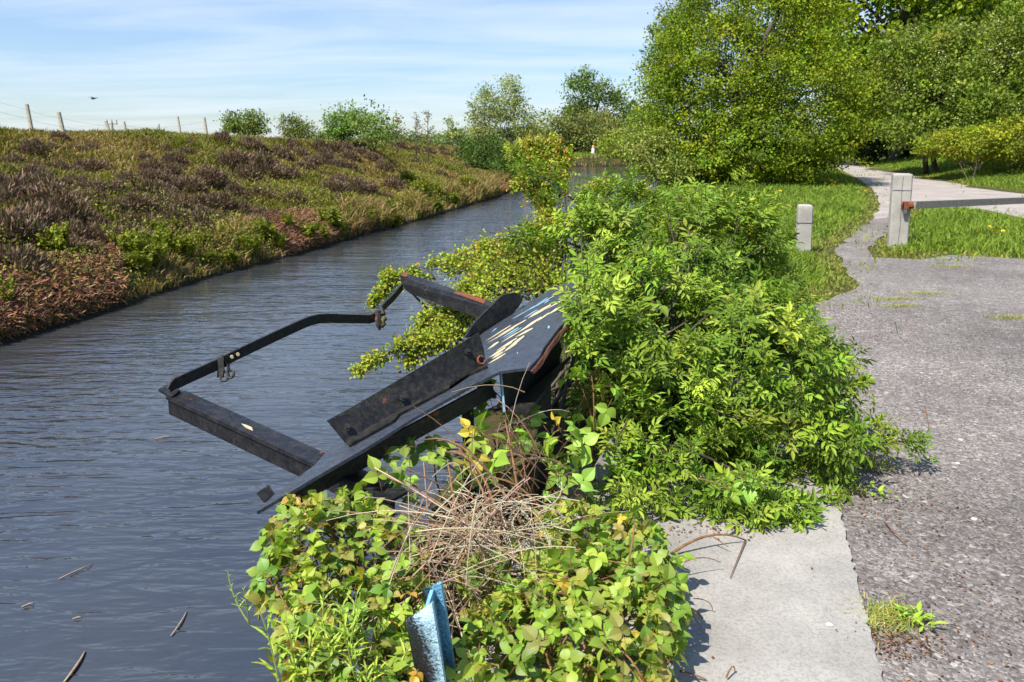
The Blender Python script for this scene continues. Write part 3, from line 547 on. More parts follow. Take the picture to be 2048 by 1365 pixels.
# heather clumps, fresh fern tufts, bracken: meshes shared by copies
def clump_heather(seed):
    r = np.random.default_rng(seed); mb = MB(); n = 4200; d = nrmz(r.normal(0, 1, (n, 3)) + UP * .45); d[:, 2] = np.abs(d[:, 2]) * .85 + .02
    lob = 1 + .16 * np.sin(d[:, 0] * 5 + seed) * np.cos(d[:, 1] * 4.3 + seed * 2) + .10 * np.sin(d[:, 1] * 9 + d[:, 2] * 7)
    st = d * (r.uniform(.35, .93, n) * lob)[:, None]; ax = nrmz(d * .8 + UP * .5 + r.normal(0, .5, (n, 3))); shade = palette(r, n, [(.15, .098, .062), (.19, .13, .085), (.11, .072, .042), (.12, .115, .035), (.235, .17, .12)], .2)
    place(mb, T_TWIG, st, ax, r.normal(0, 1, (n, 3)), r.uniform(.14, .34, n), shade); return mb.build('heather_clump', DRY)
def clump_fern(seed, cols, ht=1.6):
    r = np.random.default_rng(seed); mb = MB()
    for k in range(30):
        a = r.uniform(0, 6.28); b = np.array([math.cos(a), math.sin(a), 0]) * r.uniform(0, .45); e = b + np.array([math.cos(a) * r.uniform(.1, .6), math.sin(a) * r.uniform(.1, .6), ht * r.uniform(.5, 1.1)])
        pts = curve(b, e, UP * .12, 9); dd = nrmz(np.gradient(pts, axis=0)); sd_ = nrmz(np.cross(dd, r.normal(0, 1, 3)))
        for sgn in (-1, 1):
            q = np.repeat(pts[2:], 2, 0) + r.normal(0, .04, (14, 3)); f = np.repeat(np.linspace(.48, .16, 7), 2)
            place(mb, T_DIA, q, np.repeat(sd_[2:], 2, 0) * sgn + np.repeat(dd[2:], 2, 0) * .7 + r.normal(0, .25, (14, 3)), r.normal(0, .6, (14, 3)) + UP * .6 - np.array([0, .6, 0]), f, palette(r, 14, cols))
        tube(mb, pts, np.linspace(.02, .006, 9), 4, cols[0])
    return mb.build('fern_tuft', LEAF)
HEA = [clump_heather(s) for s in (1, 2, 3, 4)]; FER = [clump_fern(s, [(.13, .17, .018), (.165, .20, .022), (.10, .135, .016), (.15, .15, .03)]) for s in (5, 6, 7)]
def scatter(protos, used, p, sc3, rz, label, cat, group, rx=0.):
    o = protos[used[0] % len(protos)]
    if used[0] >= len(protos): o = o.copy(); link(o)
    used[0] += 1; o.location = [float(c) for c in p]; o.scale = sc3; o.rotation_euler = (rx, 0, rz); tag(o, label, cat, group); return o
hea = [(20, 385, 60), (80, 370, 45), (100, 400, 60), (130, 430, 60), (20, 470, 75), (70, 440, 55), (30, 540, 60), (60, 300, 25), (195, 335, 30), (350, 325, 28), (375, 310, 22), (445, 280, 24), (500, 290, 26), (470, 325, 36), (520, 330, 38), (500, 355, 36), (540, 345, 32), (420, 360, 36), (380, 370, 34), (300, 385, 40), (270, 410, 42), (360, 415, 38), (385, 450, 42), (350, 440, 36), (240, 420, 36), (575, 350, 30), (600, 310, 24), (470, 385, 32), (520, 390, 32), (590, 400, 34), (610, 335, 26), (640, 295, 22), (680, 300, 26), (720, 300, 24), (700, 315, 22), (560, 310, 24), (655, 320, 22), (800, 295, 18), (830, 300, 18), (860, 305, 18), (890, 310, 18), (900, 330, 16), (830, 325, 16), (880, 345, 16), (925, 335, 15), (770, 395, 22), (650, 440, 30), (700, 420, 24), (740, 440, 22), (190, 455, 40), (520, 450, 32), (455, 450, 28), (115, 255, 20), (40, 252, 16), (180, 262, 16), (760, 330, 18), (15, 330, 26), (160, 380, 24), (310, 455, 34), (240, 490, 34), (430, 490, 26), (155, 300, 20), (290, 320, 20), (330, 300, 18), (850, 290, 14), (780, 285, 14), (915, 305, 14)]
u = [0]; r = np.random.default_rng(90)
for _ in range(900):
    if len(hea) > 215: break
    X, Y = r.uniform(-10, 930), r.uniform(280, 520); lim = np.interp(X, [0, 300, 560, 800, 930], [560, 500, 430, 370, 340])
    if Y > lim or vnoise(np.array([X * .016]), np.array([Y * .03]), 55)[0] < -.45 or (Y < 330 and r.random() < .6): continue
    hea.append((X, Y, np.interp(Y, [270, 330, 450, 560], [15, 22, 34, 44]) * r.uniform(.7, 1.2)))
for X, Y, s in hea:
    p = hit(X, Y + s * .25)
    if p is None: p = crest(X, Y, 18)
    t = np.linalg.norm(p - CAM); k = s * t / FPX * .80; near = {(130, 430): 'large dark heather clump on the far bank at the left, sunlit top', (20, 470): 'widest heather clump at the left edge of the far bank', (115, 255): 'heather clump on the crest below the second fence post', (40, 252): 'heather clump on the crest left of the tallest fence post', (650, 440): 'heather clump nearest the water where the bank narrows'}
    scatter(HEA, u, p - UP * .05, (k * r.uniform(.9, 1.3), k * r.uniform(.9, 1.2), k * r.uniform(1.0, 1.35)), r.uniform(0, 6.28), near.get((X, Y), 'brown purple heather clump among grass on the far bank'), 'heather', 'heather clumps on the far bank')
fer = [(105, 500, 40), (150, 520, 26), (210, 480, 24), (250, 500, 34), (300, 510, 40), (330, 490, 30), (270, 530, 30), (360, 500, 30), (310, 470, 24), (400, 480, 22), (5, 600, 30), (45, 560, 22), (500, 500, 30), (530, 470, 26), (575, 455, 24), (610, 470, 28), (655, 445, 34), (640, 470, 24), (680, 465, 22), (735, 440, 22), (780, 420, 20), (830, 380, 22), (845, 390, 24), (815, 360, 18), (930, 365, 18), (940, 370, 16), (875, 385, 16), (790, 445, 18), (460, 520, 20), (215, 550, 22), (870, 415, 16), (905, 400, 14), (960, 385, 14), (420, 520, 18), (170, 560, 20), (560, 490, 20), (700, 400, 16), (350, 455, 18), (110, 470, 18)]
u = [0]
for X, Y, s in fer:
    p = hit(X, Y + s * .5); t = np.linalg.norm(p - CAM); k = s * t / FPX * .95
    scatter(FER, u, p, (k * r.uniform(.8, 1.1), k * r.uniform(.8, 1.1), k * r.uniform(.75, 1.0)), r.uniform(0, 6.28), {(105, 500): 'tall bright green fern tuft between dark heather at the left', (655, 445): 'bright pale green fern tuft at the water side mid bank', (5, 600): 'fern tuft at the left edge just above the water'}.get((X, Y), 'fresh green fern tuft growing low on the far bank'), 'fern', 'fern tufts on the far bank')
# low scrub leaves along the far waterline and fallen red bracken
r = np.random.default_rng(95); n = 110000; y = 7 + 30 * r.random(n) ** 1.5; off = np.abs(r.normal(.34, .28, n)) + .06; x = np.interp(y, LW[:, 1], LW[:, 0]) - off; dens = vnoise(x * 1.3 + 4, y * .7, 31) + np.interp(y, [7, 13, 15, 22, 40], [.5, .45, .15, -.1, -.6]); ok = (dens > -.05) & (off < 1.5); x, y = x[ok], y[ok]; z = height(x, y) + r.uniform(0, .22, len(x)); q = np.column_stack([x, y, z]); mb = MB()
place(mb, T_LONG, q, r.normal(0, 1, q.shape) * (1, 1, .5), r.normal(0, 1, q.shape), r.uniform(.06, .16, len(q)), palette(r, len(q), [(.24, .115, .065), (.29, .15, .085), (.16, .08, .05), (.27, .185, .10)], .2)); tag(mb.build('dead_bracken', DRY), 'fallen rust coloured bracken along the far waterline', 'bracken', kind='stuff')
n = 45000; y = 8 + 36 * r.random(n) ** 1.2; off = r.uniform(.3, 3.2, n) * r.random(n) ** .4; x = np.interp(y, LW[:, 1], LW[:, 0]) - off; ok = vnoise(x * 1.6, y * 1.1, 33) > .1; x, y = x[ok], y[ok]; q = np.column_stack([x, y, height(x, y) + r.uniform(.03, .32, len(x))]); mb = MB()
place(mb, T_ROUND, q, r.normal(0, 1, q.shape), UP + r.normal(0, .5, q.shape), r.uniform(.022, .05, len(q)), palette(r, len(q), [(.13, .17, .03), (.17, .21, .035), (.10, .13, .025), (.20, .20, .05)], .2)); tag(mb.build('bank_scrub', LEAF), 'low leafy bramble scrub on the lower far bank', 'scrub', kind='stuff')

# ------------------------------------------------------------------ fence, pole, bird
fb = crest(118, 250, 16.5); fence = thing('wire_fence', 'leaning wooden posts with thin wires along the crest of the far bank', 'fence', fb); tops = []
for X0, Y0, X1, Y1, t, wd in [(53, 210, 62, 256, 18.6, .10), (117, 226, 123, 252, 20, .115), (211, 244, 219, 266, 22, .105), (248, 244, 252, 265, 25, .08), (317, 249, 319, 266, 27, .075), (355, 234, 360, 263, 25, .08), (408, 236, 412, 262, 27, .11)]:
    top = P(X0, Y0, t); low = P(X1, Y1, t); dirn = (low - top) / np.linalg.norm(low - top); low = top + dirn * max(1.15, np.linalg.norm(low - top) + .35); mb = MB(); n0 = 8
    tube(mb, np.linspace(low, top, 4), wd * .5, n0); mb.build('post', PALEWOOD, fence); tops.append((top, dirn))
order = [0, 1, 2, 3, 4, 6]
for k in (.12, .34):
    mb = MB(); pts = []
    for a, b in zip(order[:-1], order[1:]):
        pa, pb = tops[a][0] + tops[a][1] * k, tops[b][0] + tops[b][1] * k; pts += list(curve(pa, pb, -UP * .03, 7)[:-1])
    pts.append(pb); first = tops[0][0] + tops[0][1] * k; pts = [first + (first - np.array(pts[5])) * 1.2] + pts; tube(mb, pts, .002, 4); mb.build('wire', GALV, fence)
b0 = P(224, 268, 110); b0[2] = 1.4; t1 = P(224, 245, 110); pl = thing('power_pole', 'far wooden power pole with crossarm seen over the bank crest', 'pole', b0); mb = MB(); tube(mb, [b0, t1], .14, 7); mb.build('pole', WOOD, pl); mb = MB(); box(mb, t1 + UP * -.25, 1.5, .12, .12); mb.build('crossarm', WOOD, pl)
for dx in (-.65, 0, .65):
    mb = MB(); tube(mb, [t1 + np.array([dx, 0, -.19]), t1 + np.array([dx, 0, .35])], [.07, .05], 6); mb.build('insulator', GALV, pl)
bp = P(187, 198, 42); MBIRD = m_plain('dark_plumage', (.03, .03, .035), (.07, .065, .06), .7); bird = thing('bird', 'small dark bird flying above the far bank at the left', 'bird', bp); mb = MB()
tube(mb, [bp + np.array([-.13, 0, -.02]), bp + np.array([-.08, 0, 0]), bp + np.array([0, 0, .005]), bp + np.array([.07, 0, .01]), bp + np.array([.11, 0, .015]), bp + np.array([.15, 0, .01])], [.022, .03, .042, .032, .026, .004], 8); mb.build('body', MBIRD, bird, True)
for s in (-1, 1):
    mb = MB(); slab3(mb, [bp + np.array([.05, .03 * s, .02]), bp + np.array([.06, .16 * s, .075]), bp + np.array([-.02 + .12 * s, .34 * s, .06]), bp + np.array([-.06, .16 * s, .065]), bp + np.array([-.05, .03 * s, .02])], .008); mb.build('wing', MBIRD, bird)
mk = P(1186, 316, 80); mk[2] = hz(mk[0], mk[1]); mt = thing('marker_post', 'tiny white marker post with orange top on the far green bank', 'post', mk); mb = MB(); tube(mb, [mk - UP * .2, mk + UP * .42, mk + UP * .72], [.17, .17, .15], 8); mb.build('shaft', m_plain('white_paint', (.7, .7, .66), (.82, .82, .78), .6), mt); mb = MB(); tube(mb, [mk + UP * .722, mk + UP * .95, mk + UP * 1.0], [.14, .11, .04], 8); mb.build('cap', m_plain('orange_paint', (.65, .30, .07), (.75, .40, .10), .6), mt)
bk = P(1040, 205, 78); bk2 = P(1064, 290, 78)
# ------------------------------------------------------------------ concrete posts and barrier
def rpost(name, label, base, wx, wy, ht, rz, tp=.06, hump=.03):
    t = thing(name, label, 'post', base); mb = MB(); c, s = math.cos(rz), math.sin(rz); bev = .012
    lv = [(-.25, 1, 1), (ht - tp, 1, 1), (ht - tp * .35, .96, .96), (ht, .72, .72)]; V = []
    for z, kx, ky in lv:
        for px_, py_ in [(-1, -1 + .2), (-1 + .14, -1), (1 - .14, -1), (1, -1 + .2), (1, 1 - .2), (1 - .14, 1), (-1 + .14, 1), (-1, 1 - .2)]:
            X_, Y_ = px_ * wx / 2 * kx, py_ * wy / 2 * ky; V.append((base[0] + X_ * c - Y_ * s - .045 * z, base[1] + X_ * s + Y_ * c, base[2] + z + (0 if z < ht - tp else hump * 0)))
    f = [(8 * i + j, 8 * i + (j + 1) % 8, 8 * i + 8 + (j + 1) % 8, 8 * i + 8 + j) for i in range(3) for j in range(8)]; mb.add(V, [f, [tuple(range(24, 32))]]); mb.build('shaft', MPOST, t); return t, c, s
pb = G(1606, 506); kx = pb[1] / FPX * 1.03
t1_, c, s = rpost('bollard', 'short pale concrete bollard on the grass at the edge of the yard', pb, 27 * kx, 24 * kx, .71, R(-10), .05)
mb = MB(); z = .45; w_ = 27 * kx; pb = pb - np.array([.045 * .45, 0, 0])
for a, b_, sx_, sy_ in ((0, -1, w_ + .012, .006), (0, 1, w_ + .012, .006), (-1, 0, .006, w_), (1, 0, .006, w_)):
    box(mb, pb + np.array([a * (w_ / 2 + .003) * c - b_ * (24 * kx / 2 + .003) * s, a * (w_ / 2 + .003) * s + b_ * (24 * kx / 2 + .003) * c, z]), sx_, sy_, .008, R(-10))
mb.build('wire_band', GALV, t1_)
pb = G(1794, 494); kx = pb[1] / FPX * 1.03; wx, wy = 34 * kx, 28 * kx
t2_, c, s = rpost('barrier_post', 'tall cracked concrete gatepost holding the rusty barrier catch', pb, wx, wy, 1.13, R(-16), .03)
fx = lambda a, d, z: pb + np.array([a * c + (wy / 2 + d) * s - .045 * z, a * s - (wy / 2 + d) * c, z])
mb = MB(); box(mb, fx(0, .002, .88), wx * .99, .005, .009, R(-16)); mb.build('wire_band', GALV, t2_)
mb = MB(); cr = [fx(.01 + .012 * math.sin(z * 5) - .025 * (1.1 - z), -.001, z) for z in np.linspace(.05, 1.08, 14)]; tube(mb, cr, .0045, 4); mb.build('crack', m_plain('crack_dirt', (.05, .045, .03), (.10, .09, .06), .95), t2_)
la = fx(.055, .04, .66); mb = MB(); box(mb, la, .10, .07, .11, R(-16)); tube(mb, [la + np.array([-.075, -.03, .012]), la + np.array([-.06, -.045, .012])], .035, 8); tube(mb, [fx(.09, .05, .66), fx(.15, .05, .665)], .055, 9); mb.build('catch', RUST, t2_); mb = MB(); box(mb, fx(.045, .07, .565), .05, .025, .06, R(-16)); tube(mb, [fx(.03, .07, .59), fx(.03, .07, .63), fx(.06, .07, .63), fx(.06, .07, .59)], .006, 5); mb.build('padlock', GALV, t2_)
pe = P(2048, 401, 14.2); p0 = fx(.15, .05, .665); pe = p0 + (pe - p0) * 2.2; bar = thing('barrier_pole', 'long grey weathered barrier pole reaching right from the tall concrete post', 'barrier', p0); mb = MB(); sweep(mb, p0, pe, [(-.05, -.055), (.05, -.055), (.05, .055), (-.05, .055)], UP); mb.build('beam', WOOD, bar)
mb = MB(); tube(mb, [pe + (p0 - pe) * .03 - UP * (pe[2] + .1), pe + (p0 - pe) * .03 - UP * .06], .07, 8); mb.build('support_leg', WOOD, bar)

# ------------------------------------------------------------------ the collapsed steel chute
PA = [P(515, 1010, 2.72), P(1000, 743, 3.2), P(1140, 632, 3.78), P(1122, 566, 4.25), P(965, 668, 3.86)]
chb = np.array([-.1, 3.2, 0.0]); ch = thing('steel_chute', 'collapsed black steel chute frame hanging out over the water', 'chute', chb)
# best-fit plane for the sheet, so it is flat apart from its bent torn edge
def proj_plane(pts):
    c = np.mean(pts, 0); n = np.linalg.svd(np.array(pts) - c)[2][2]; return c, n if n[2] > 0 else -n
pc, pn = proj_plane(PA)
def on_plane(X, Y, lift=0.):
    r_ = ray(X, Y); t = ((pc - CAM) @ pn) / (r_ @ pn); return CAM + t * r_ + pn * lift

sheet_px = [(513, 1024), (630, 955), (732, 896), (829, 835), (940, 773), (1000, 743), (1030, 739), (1058, 736), (1066, 727), (1080, 712), (1087, 696), (1098, 682), (1108, 668), (1118, 656), (1132, 642), (1146, 628), (1168, 604), (1150, 562), (1128, 567), (1100, 580), (1050, 610), (965, 667), (930, 700), (800, 775), (700, 850), (630, 930), (548, 990)]
mb = MB(); slab3(mb, [on_plane(*p) for p in sheet_px], .012); sheet = mb.build('deck_sheet', PLATE, ch)
# torn rusty edge curling under the sheet
mb = MB(); tp = [(1058, 738), (1072, 722), (1084, 706), (1093, 690), (1104, 676), (1116, 660), (1130, 646), (1146, 630)]
up_ = np.array([on_plane(*p, -.012) for p in tp]); lo_ = up_ + np.array([(.010, .004, -.011 - .006 * math.sin(i * 2.1)) for i in range(len(tp))]); n = len(tp)
mb.add(np.concatenate([up_, lo_, lo_ + (.008, 0, 0), up_ + (.008, 0, 0)]), [[(i + k * n, i + 1 + k * n, i + 1 + ((k + 1) % 4) * n, i + ((k + 1) % 4) * n) for i in range(n - 1) for k in range(4)]]); mb.build('torn_edge', DARKRUST, ch)
def stroke(mb, a, b, wd):
    wd = wd * 1.3
    a = (960 + a[0] / 6.5, 550 + a[1] / 6.5); b = (960 + b[0] / 6.5, 550 + b[1] / 6.5); m = ((a[0] * .4 + b[0] * .6), (a[1] * .4 + b[1] * .6)); m2 = ((a[0] * .75 + b[0] * .25), (a[1] * .75 + b[1] * .25))
    q = [a, (m2[0], m2[1] + wd * .6), (m[0], m[1] + wd), (b[0] + .5, b[1] + wd * .4), (b[0], b[1] - wd * .5), (m[0], m[1] - wd), (m2[0], m2[1] - wd * .4)]
    slab3(mb, [on_plane(x, y, .0022) for x, y in q], .0018)
mb = MB()
for a, b, wd in [((70, 870), (400, 662), .9), ((100, 888), (440, 696), .9), ((230, 800), (600, 590), 1.1), ((620, 572), (920, 395), 2.2), ((640, 545), (850, 425), .7), ((850, 455), (1190, 272), 1.3), ((100, 972), (240, 878), 1.7), ((275, 884), (500, 750), 1.0), ((470, 772), (800, 556), 2.0), ((740, 612), (900, 500), 1.3), ((880, 522), (1060, 412), 1.8), ((210, 995), (480, 828), 1.4), ((460, 815), (684, 700), 1.6), ((120, 1082), (330, 952), 2.0), ((300, 955), (420, 880), .8), ((330, 985), (575, 800), 2.2), ((130, 1106), (300, 1010), 1.6), ((300, 1010), (480, 894), 1.4), ((100, 1166), (330, 1030), 1.3), ((1015, 240), (1060, 195), 2.4)]: stroke(mb, a, b, wd)
mb.build('cream_lettering', CREAM, ch); mb = MB()
for a, b, wd in [((420, 578), (600, 480), .6), ((560, 500), (760, 385), .7), ((640, 460), (960, 280), .8), ((700, 420), (880, 300), .6), ((270, 835), (500, 690), .9), ((300, 845), (540, 690), .6), ((560, 575), (740, 462), .8), ((830, 380), (900, 335), .7), ((150, 750), (215, 700), .7), ((880, 690), (905, 680), 2.4), ((480, 1025), (490, 1018), 1.5)]: stroke(mb, a, b, wd)
mb.build('pale_blue_lettering', PALEBLUE, ch)
# upright leg of the angle iron lying on the sheet, with its foot
fl, fr = on_plane(692, 886), on_plane(972, 731); tl, tr = P(655, 841, 3.0), P(958, 665, 3.37)
mb = MB(); top_px = [(700, 817), (760, 782), (830, 741), (900, 700)]
up_line = [tl] + [P(x, y, 3.0 + (x - 655) / 303 * .37) for x, y in top_px] + [tr]
slab3(mb, [fl, fr, P(968, 700, 3.385)] + up_line[::-1], .011); mb.build('upright_flange', MOSSY, ch)
mb = MB(); slab3(mb, [on_plane(692, 886, .012), on_plane(700, 896, .012), on_plane(790, 846, .012), on_plane(800, 833, .012), on_plane(900, 780, .012), on_plane(905, 768, .012), on_plane(976, 737, .012), on_plane(972, 731, .012)], .010); mb.build('foot_flange', MOSSY, ch)
fc = (fl + fr + tl + tr) / 4; fn = np.cross(fr - fl, tl - fl); fn /= np.linalg.norm(fn); fn = fn if fn @ (CAM - fc) > 0 else -fn
def on_fl(X, Y, lift=0.):
    r_ = ray(X, Y); t = ((fl - CAM) @ fn) / (r_ @ fn); return CAM + t * r_ + fn * lift
ea = nrmz(fr - fl); eb = np.cross(fn, ea)
mb = MB(); cc = on_fl(960, 722, .014); th = np.linspace(.5, 5.9, 12); tube(mb, [cc + .017 * (math.cos(a) * ea + math.sin(a) * eb) for a in th], .0055, 5); mb.build('rust_ring', RUST, ch)
for X, Y in ((693, 856), (803, 797), (932, 705)):
    mb = MB(); c0 = on_fl(X, Y, .008); tube(mb, [c0, c0 + fn * .010, c0 + fn * .0105], [.015, .015, .009], 6); tube(mb, [c0 + fn * .010, c0 + fn * .024], .007, 7); mb.build('bolt', DARKIN, ch)
tt_ = lambda X: 3.8 + (X - 928) / 114 * .27
mb = MB(); slab3(mb, [P(x, y, tt_(x)) for x, y in [(926, 676), (945, 647), (966, 625), (985, 607), (1000, 592), (1012, 588), (1027, 586), (1036, 592), (1042, 601), (1034, 614), (1022, 628), (965, 669)]], .014); mb.build('back_flange', MOSSY, ch)
# outrigger angle bars
p0 = P(346, 790, 3.6); pm = P(640, 924, 3.08); p1 = p0 + (pm - p0) * 1.42
mb = MB(); sweep(mb, p0, p1, [(-.062, .004), (.034, .004), (.036, -.012), (.026, -.016), (.024, -.088), (.012, -.088), (.012, -.010), (-.062, -.008)], UP); mb.build('outrigger_beam', BLACK, ch)
mb = MB(); slab3(mb, [P(318, 784, 3.62), P(343, 771, 3.66), P(362, 786, 3.6), P(345, 799, 3.56)], .014); mb.build('end_plate', BLACK, ch)
mb = MB(); slab3(mb, [p0 + (pm - p0) * f + np.array([dx, dy, .006]) for f, dx, dy in ((.50, .0, .01), (.535, .006, -.012), (.585, .0, -.004), (.57, -.004, .022), (.53, -.002, .02))], .002); mb.build('paint_splash', CREAM, ch)
t5 = lambda X: 5.0 - (X - 800) / 190 * .9
mb = MB(); slab3(mb, [P(x, y, t5(x)) for x, y in [(800, 553), (802, 566), (808, 577), (819, 587), (870, 606), (941, 631), (995, 650), (1000, 622), (940, 600), (870, 575), (814, 558)]], .012)
slab3(mb, [P(800, 552, 5.0), P(814, 557, 4.98), P(870, 574, 4.68), P(940, 599, 4.33), P(1000, 621, 4.05), P(1004, 611, 4.14), P(945, 592, 4.40), P(870, 566, 4.76), P(822, 550, 5.04), P(808, 546, 5.06)], .012); mb.build('outrigger_beam', BLACK, ch)
mb = MB(); slab3(mb, [P(801, 551, 5.0) + UP * .003, P(812, 555, 4.98) + UP * .003, P(820, 550, 5.03) + UP * .003, P(808, 546.3, 5.05) + UP * .003], .004); slab3(mb, [P(906, 587, 4.5) + UP * .003, P(930, 594.5, 4.385) + UP * .003, P(968, 608, 4.2) + UP * .003, P(972, 602, 4.27) + UP * .003, P(935, 589, 4.45) + UP * .003, P(912, 582.5, 4.55) + UP * .003], .004); mb.build('rust_patch', RUST, ch)
def ribbon(mb, pts, hgt, th):
    pts = np.asarray(pts); d = nrmz(np.gradient(pts, axis=0)); sd_ = nrmz(np.cross(d, UP)); u_ = np.cross(sd_, d); n = len(pts)
    V = np.concatenate([pts + sd_ * a * th / 2 + u_ * b * hgt / 2 for a, b in ((-1, -1), (1, -1), (1, 1), (-1, 1))]); q = [(i + k * n, i + 1 + k * n, i + 1 + ((k + 1) % 4) * n, i + ((k + 1) % 4) * n) for i in range(n - 1) for k in range(4)]
    mb.add(V, [q, [(0, n, 2 * n, 3 * n), (4 * n - 1, 3 * n - 1, 2 * n - 1, n - 1)]])
mb = MB(); ribbon(mb, [P(x, y, t) for x, y, t in [(343, 781, 3.60), (346, 773, 3.605), (352, 767, 3.62), (380, 754, 3.67), (438, 728, 3.80), (452, 722, 3.83)]], .052, .012); mb.build('rail_bar', DARKIN, ch)
mb = MB(); ribbon(mb, [P(x, y, t) for x, y, t in [(448, 722, 3.81), (468, 712, 3.85), (548, 674, 4.03), (585, 657, 4.11), (605, 648, 4.16), (620, 642, 4.20), (637, 638, 4.25), (660, 637, 4.33), (700, 638, 4.46), (738, 639, 4.58), (748, 636, 4.62), (756, 630, 4.66)]], .050, .012); mb.build('rail_bar', DARKIN, ch)
mb = MB(); ribbon(mb, [P(x, y, t) for x, y, t in [(757, 628, 4.66), (766, 615, 4.73), (785, 596, 4.86), (804, 574, 4.98)]], .042, .014); mb.build('rail_bar', DARKIN, ch)
mb = MB(); cb = P(446, 726, 3.79); ribbon(mb, [P(441, 715, 3.79), P(442, 738, 3.79), P(441, 755, 3.79)], .012, .03)
for X, Y, rr in ((449, 753, .020), (461, 749, .016)):
    c0 = P(X, Y, 3.79); tube(mb, [c0 + np.array([math.cos(a) * rr, .012 * math.sin(a), math.sin(a) * rr]) for a in np.linspace(2.4, 8.0, 14)], .0065, 6)
tube(mb, [P(457, 728, 3.79), P(457, 744, 3.79)], .008, 5); mb.build('hook_bracket', DARKIN, ch)
for X, Y, t in ((464, 713, 3.83), (476, 708, 3.86)):
    mb = MB(); c0 = P(X, Y, t) - np.array([-.3, .95, 0]) * .010; tube(mb, [c0, c0 - np.array([-.3, .95, 0]) * .006], [.009, .008], 8); mb.build('bolt', CREAM, ch)
mb = MB(); tube(mb, [P(757, 622, 4.62), P(756, 640, 4.62), P(758, 652, 4.62), P(759, 661, 4.62)], [.018, .021, .017, .006], 7); tube(mb, [P(762, 616, 4.64), P(766, 630, 4.62)], [.012, .018], 6); mb.build('hook_bracket', DARKIN, ch)
mb = MB(); tube(mb, [P(769, 633, 4.6), P(768, 640, 4.59), P(767, 648, 4.59), P(764, 656, 4.6)], [.008, .019, .017, .006], 8); mb.build('mossy_latch', m_plain('moss', (.06, .065, .02), (.14, .13, .05), .95, 60), ch, True)
# channel beam under the sheet, end cut facing the camera
c1, c2, c3 = P(1003, 744, 3.33), P(1010, 823, 3.30), P(1055, 826, 3.22); f1, f2, f3 = P(1118, 672, 4.15), P(1120, 733, 4.15), P(1139, 712, 4.02)
mb = MB(); slab3(mb, [c1, c2, f2, f1], .011); slab3(mb, [c2 + (0, 0, .002), c3, f3, f2 + (0, 0, .002)], .011); mb.build('channel_beam', MOSSY, ch)
mb = MB(); tube(mb, [c1 + (-.003, -.006, 0), c2 + (-.003, -.006, 0)], .0055, 4); tube(mb, [c1 + (0, -.006, .0), P(1042, 737, 3.30)], .0045, 4); mb.build('blue_edge', PALEBLUE, ch)
# legs below, hidden among brambles
for X, Y, t, wd in ((1088, 770, 3.62, .062), (935, 800, 3.45, .05)):
    tp_ = P(X, Y, t); mb = MB(); lg = np.array([tp_[0] + .01, tp_[1], -.1]); sweep(mb, lg, tp_, [(-wd / 2, -wd / 2), (wd / 2, -wd / 2), (wd / 2, wd / 2), (-wd / 2, wd / 2)], np.array([0, 1., 0])); mb.build('support_leg', DARKIN, ch)
mb = MB(); sweep(mb, P(560, 990, 2.83) - UP * .03, P(985, 760, 3.36) - UP * .035, [(-.006, -.04), (.006, -.04), (.006, .03), (-.006, .03)], UP); mb.build('stiffener', DARKIN, ch)
mb = MB(); slab3(mb, [P(515, 985, 2.74), P(530, 1004, 2.73), P(551, 991, 2.77), P(538, 970, 2.78)], .010); mb.build('end_tab', MOSSY, ch)

# ------------------------------------------------------------------ blue stump
TR, TL = P(864, 1208, 1.98), P(811, 1241, 2.03); BR_, BL_ = P(882, 1168, 2.09), P(844, 1181, 2.13); axs = nrmz(np.array([.040, .10, -.488])); stb = TR + axs * ((TR[2]) / .95)
st = thing('steel_stump', 'cut off steel post stub in flaking blue and black paint among brambles in front', 'post', (stb[0], stb[1], 0))
def flange(mb, a, b, th, ca, cb, L=.62, nseg=10, bul=.0):
    d = (b - a); nn = nrmz(np.cross(axs, d)); nn = nn if nn @ (CAM - a) > 0 else -nn
    k = 7; rows = []; cols = []
    for i in range(nseg + 1):
        for j in range(k):
            f = j / (k - 1); p = a + d * f + axs * (L * i / nseg + (0 if i else 0)); p = p + nn * bul * (1 - (2 * f - 1) ** 2); rows.append(p); cc = ca + (cb - ca) * f; cols.append((cc - (.22 * math.sin(min(1, i / nseg * 1.6) * 3.14) if bul else 0), 1 if bul else 0, 0))  # second colour channel marks the front face that gets the painted highlight
    F_ = np.array(rows); Bk = F_ - nn * th; m = len(F_); q = [(i * k + j, i * k + j + 1, (i + 1) * k + j + 1, (i + 1) * k + j) for i in range(nseg) for j in range(k - 1)]
    q += [tuple(m + v for v in f[::-1]) for f in q]
    q += [(j + 1, j, m + j, m + j + 1) for j in range(k - 1)] + [((i + 1) * k, i * k, m + i * k, m + (i + 1) * k) for i in range(nseg)][::1] + [(i * k + k - 1, (i + 1) * k + k - 1, m + (i + 1) * k + k - 1, m + i * k + k - 1) for i in range(nseg)]
    mb.add(np.concatenate([F_, Bk]), [q], np.array(cols + cols))
STM = m_stump(); mb = MB(); flange(mb, TL, TR, .010, .30, .86, bul=.006); mb.build('front_flange', STM, st, True)
mb = MB(); flange(mb, BL_, BR_, .010, .40, .66); mb.build('back_flange', STM, st)
mb = MB(); m1 = TL * .35 + TR * .65 - nrmz(np.cross(axs, TR - TL)) * 0; m2 = BL_ * .4 + BR_ * .6; mb2 = nrmz(m2 - m1)
flange(mb, m1 + mb2 * .012 + axs * .03, m2 - mb2 * .002 + axs * .01, .009, .5, .8); mb.build('web', STM, st)

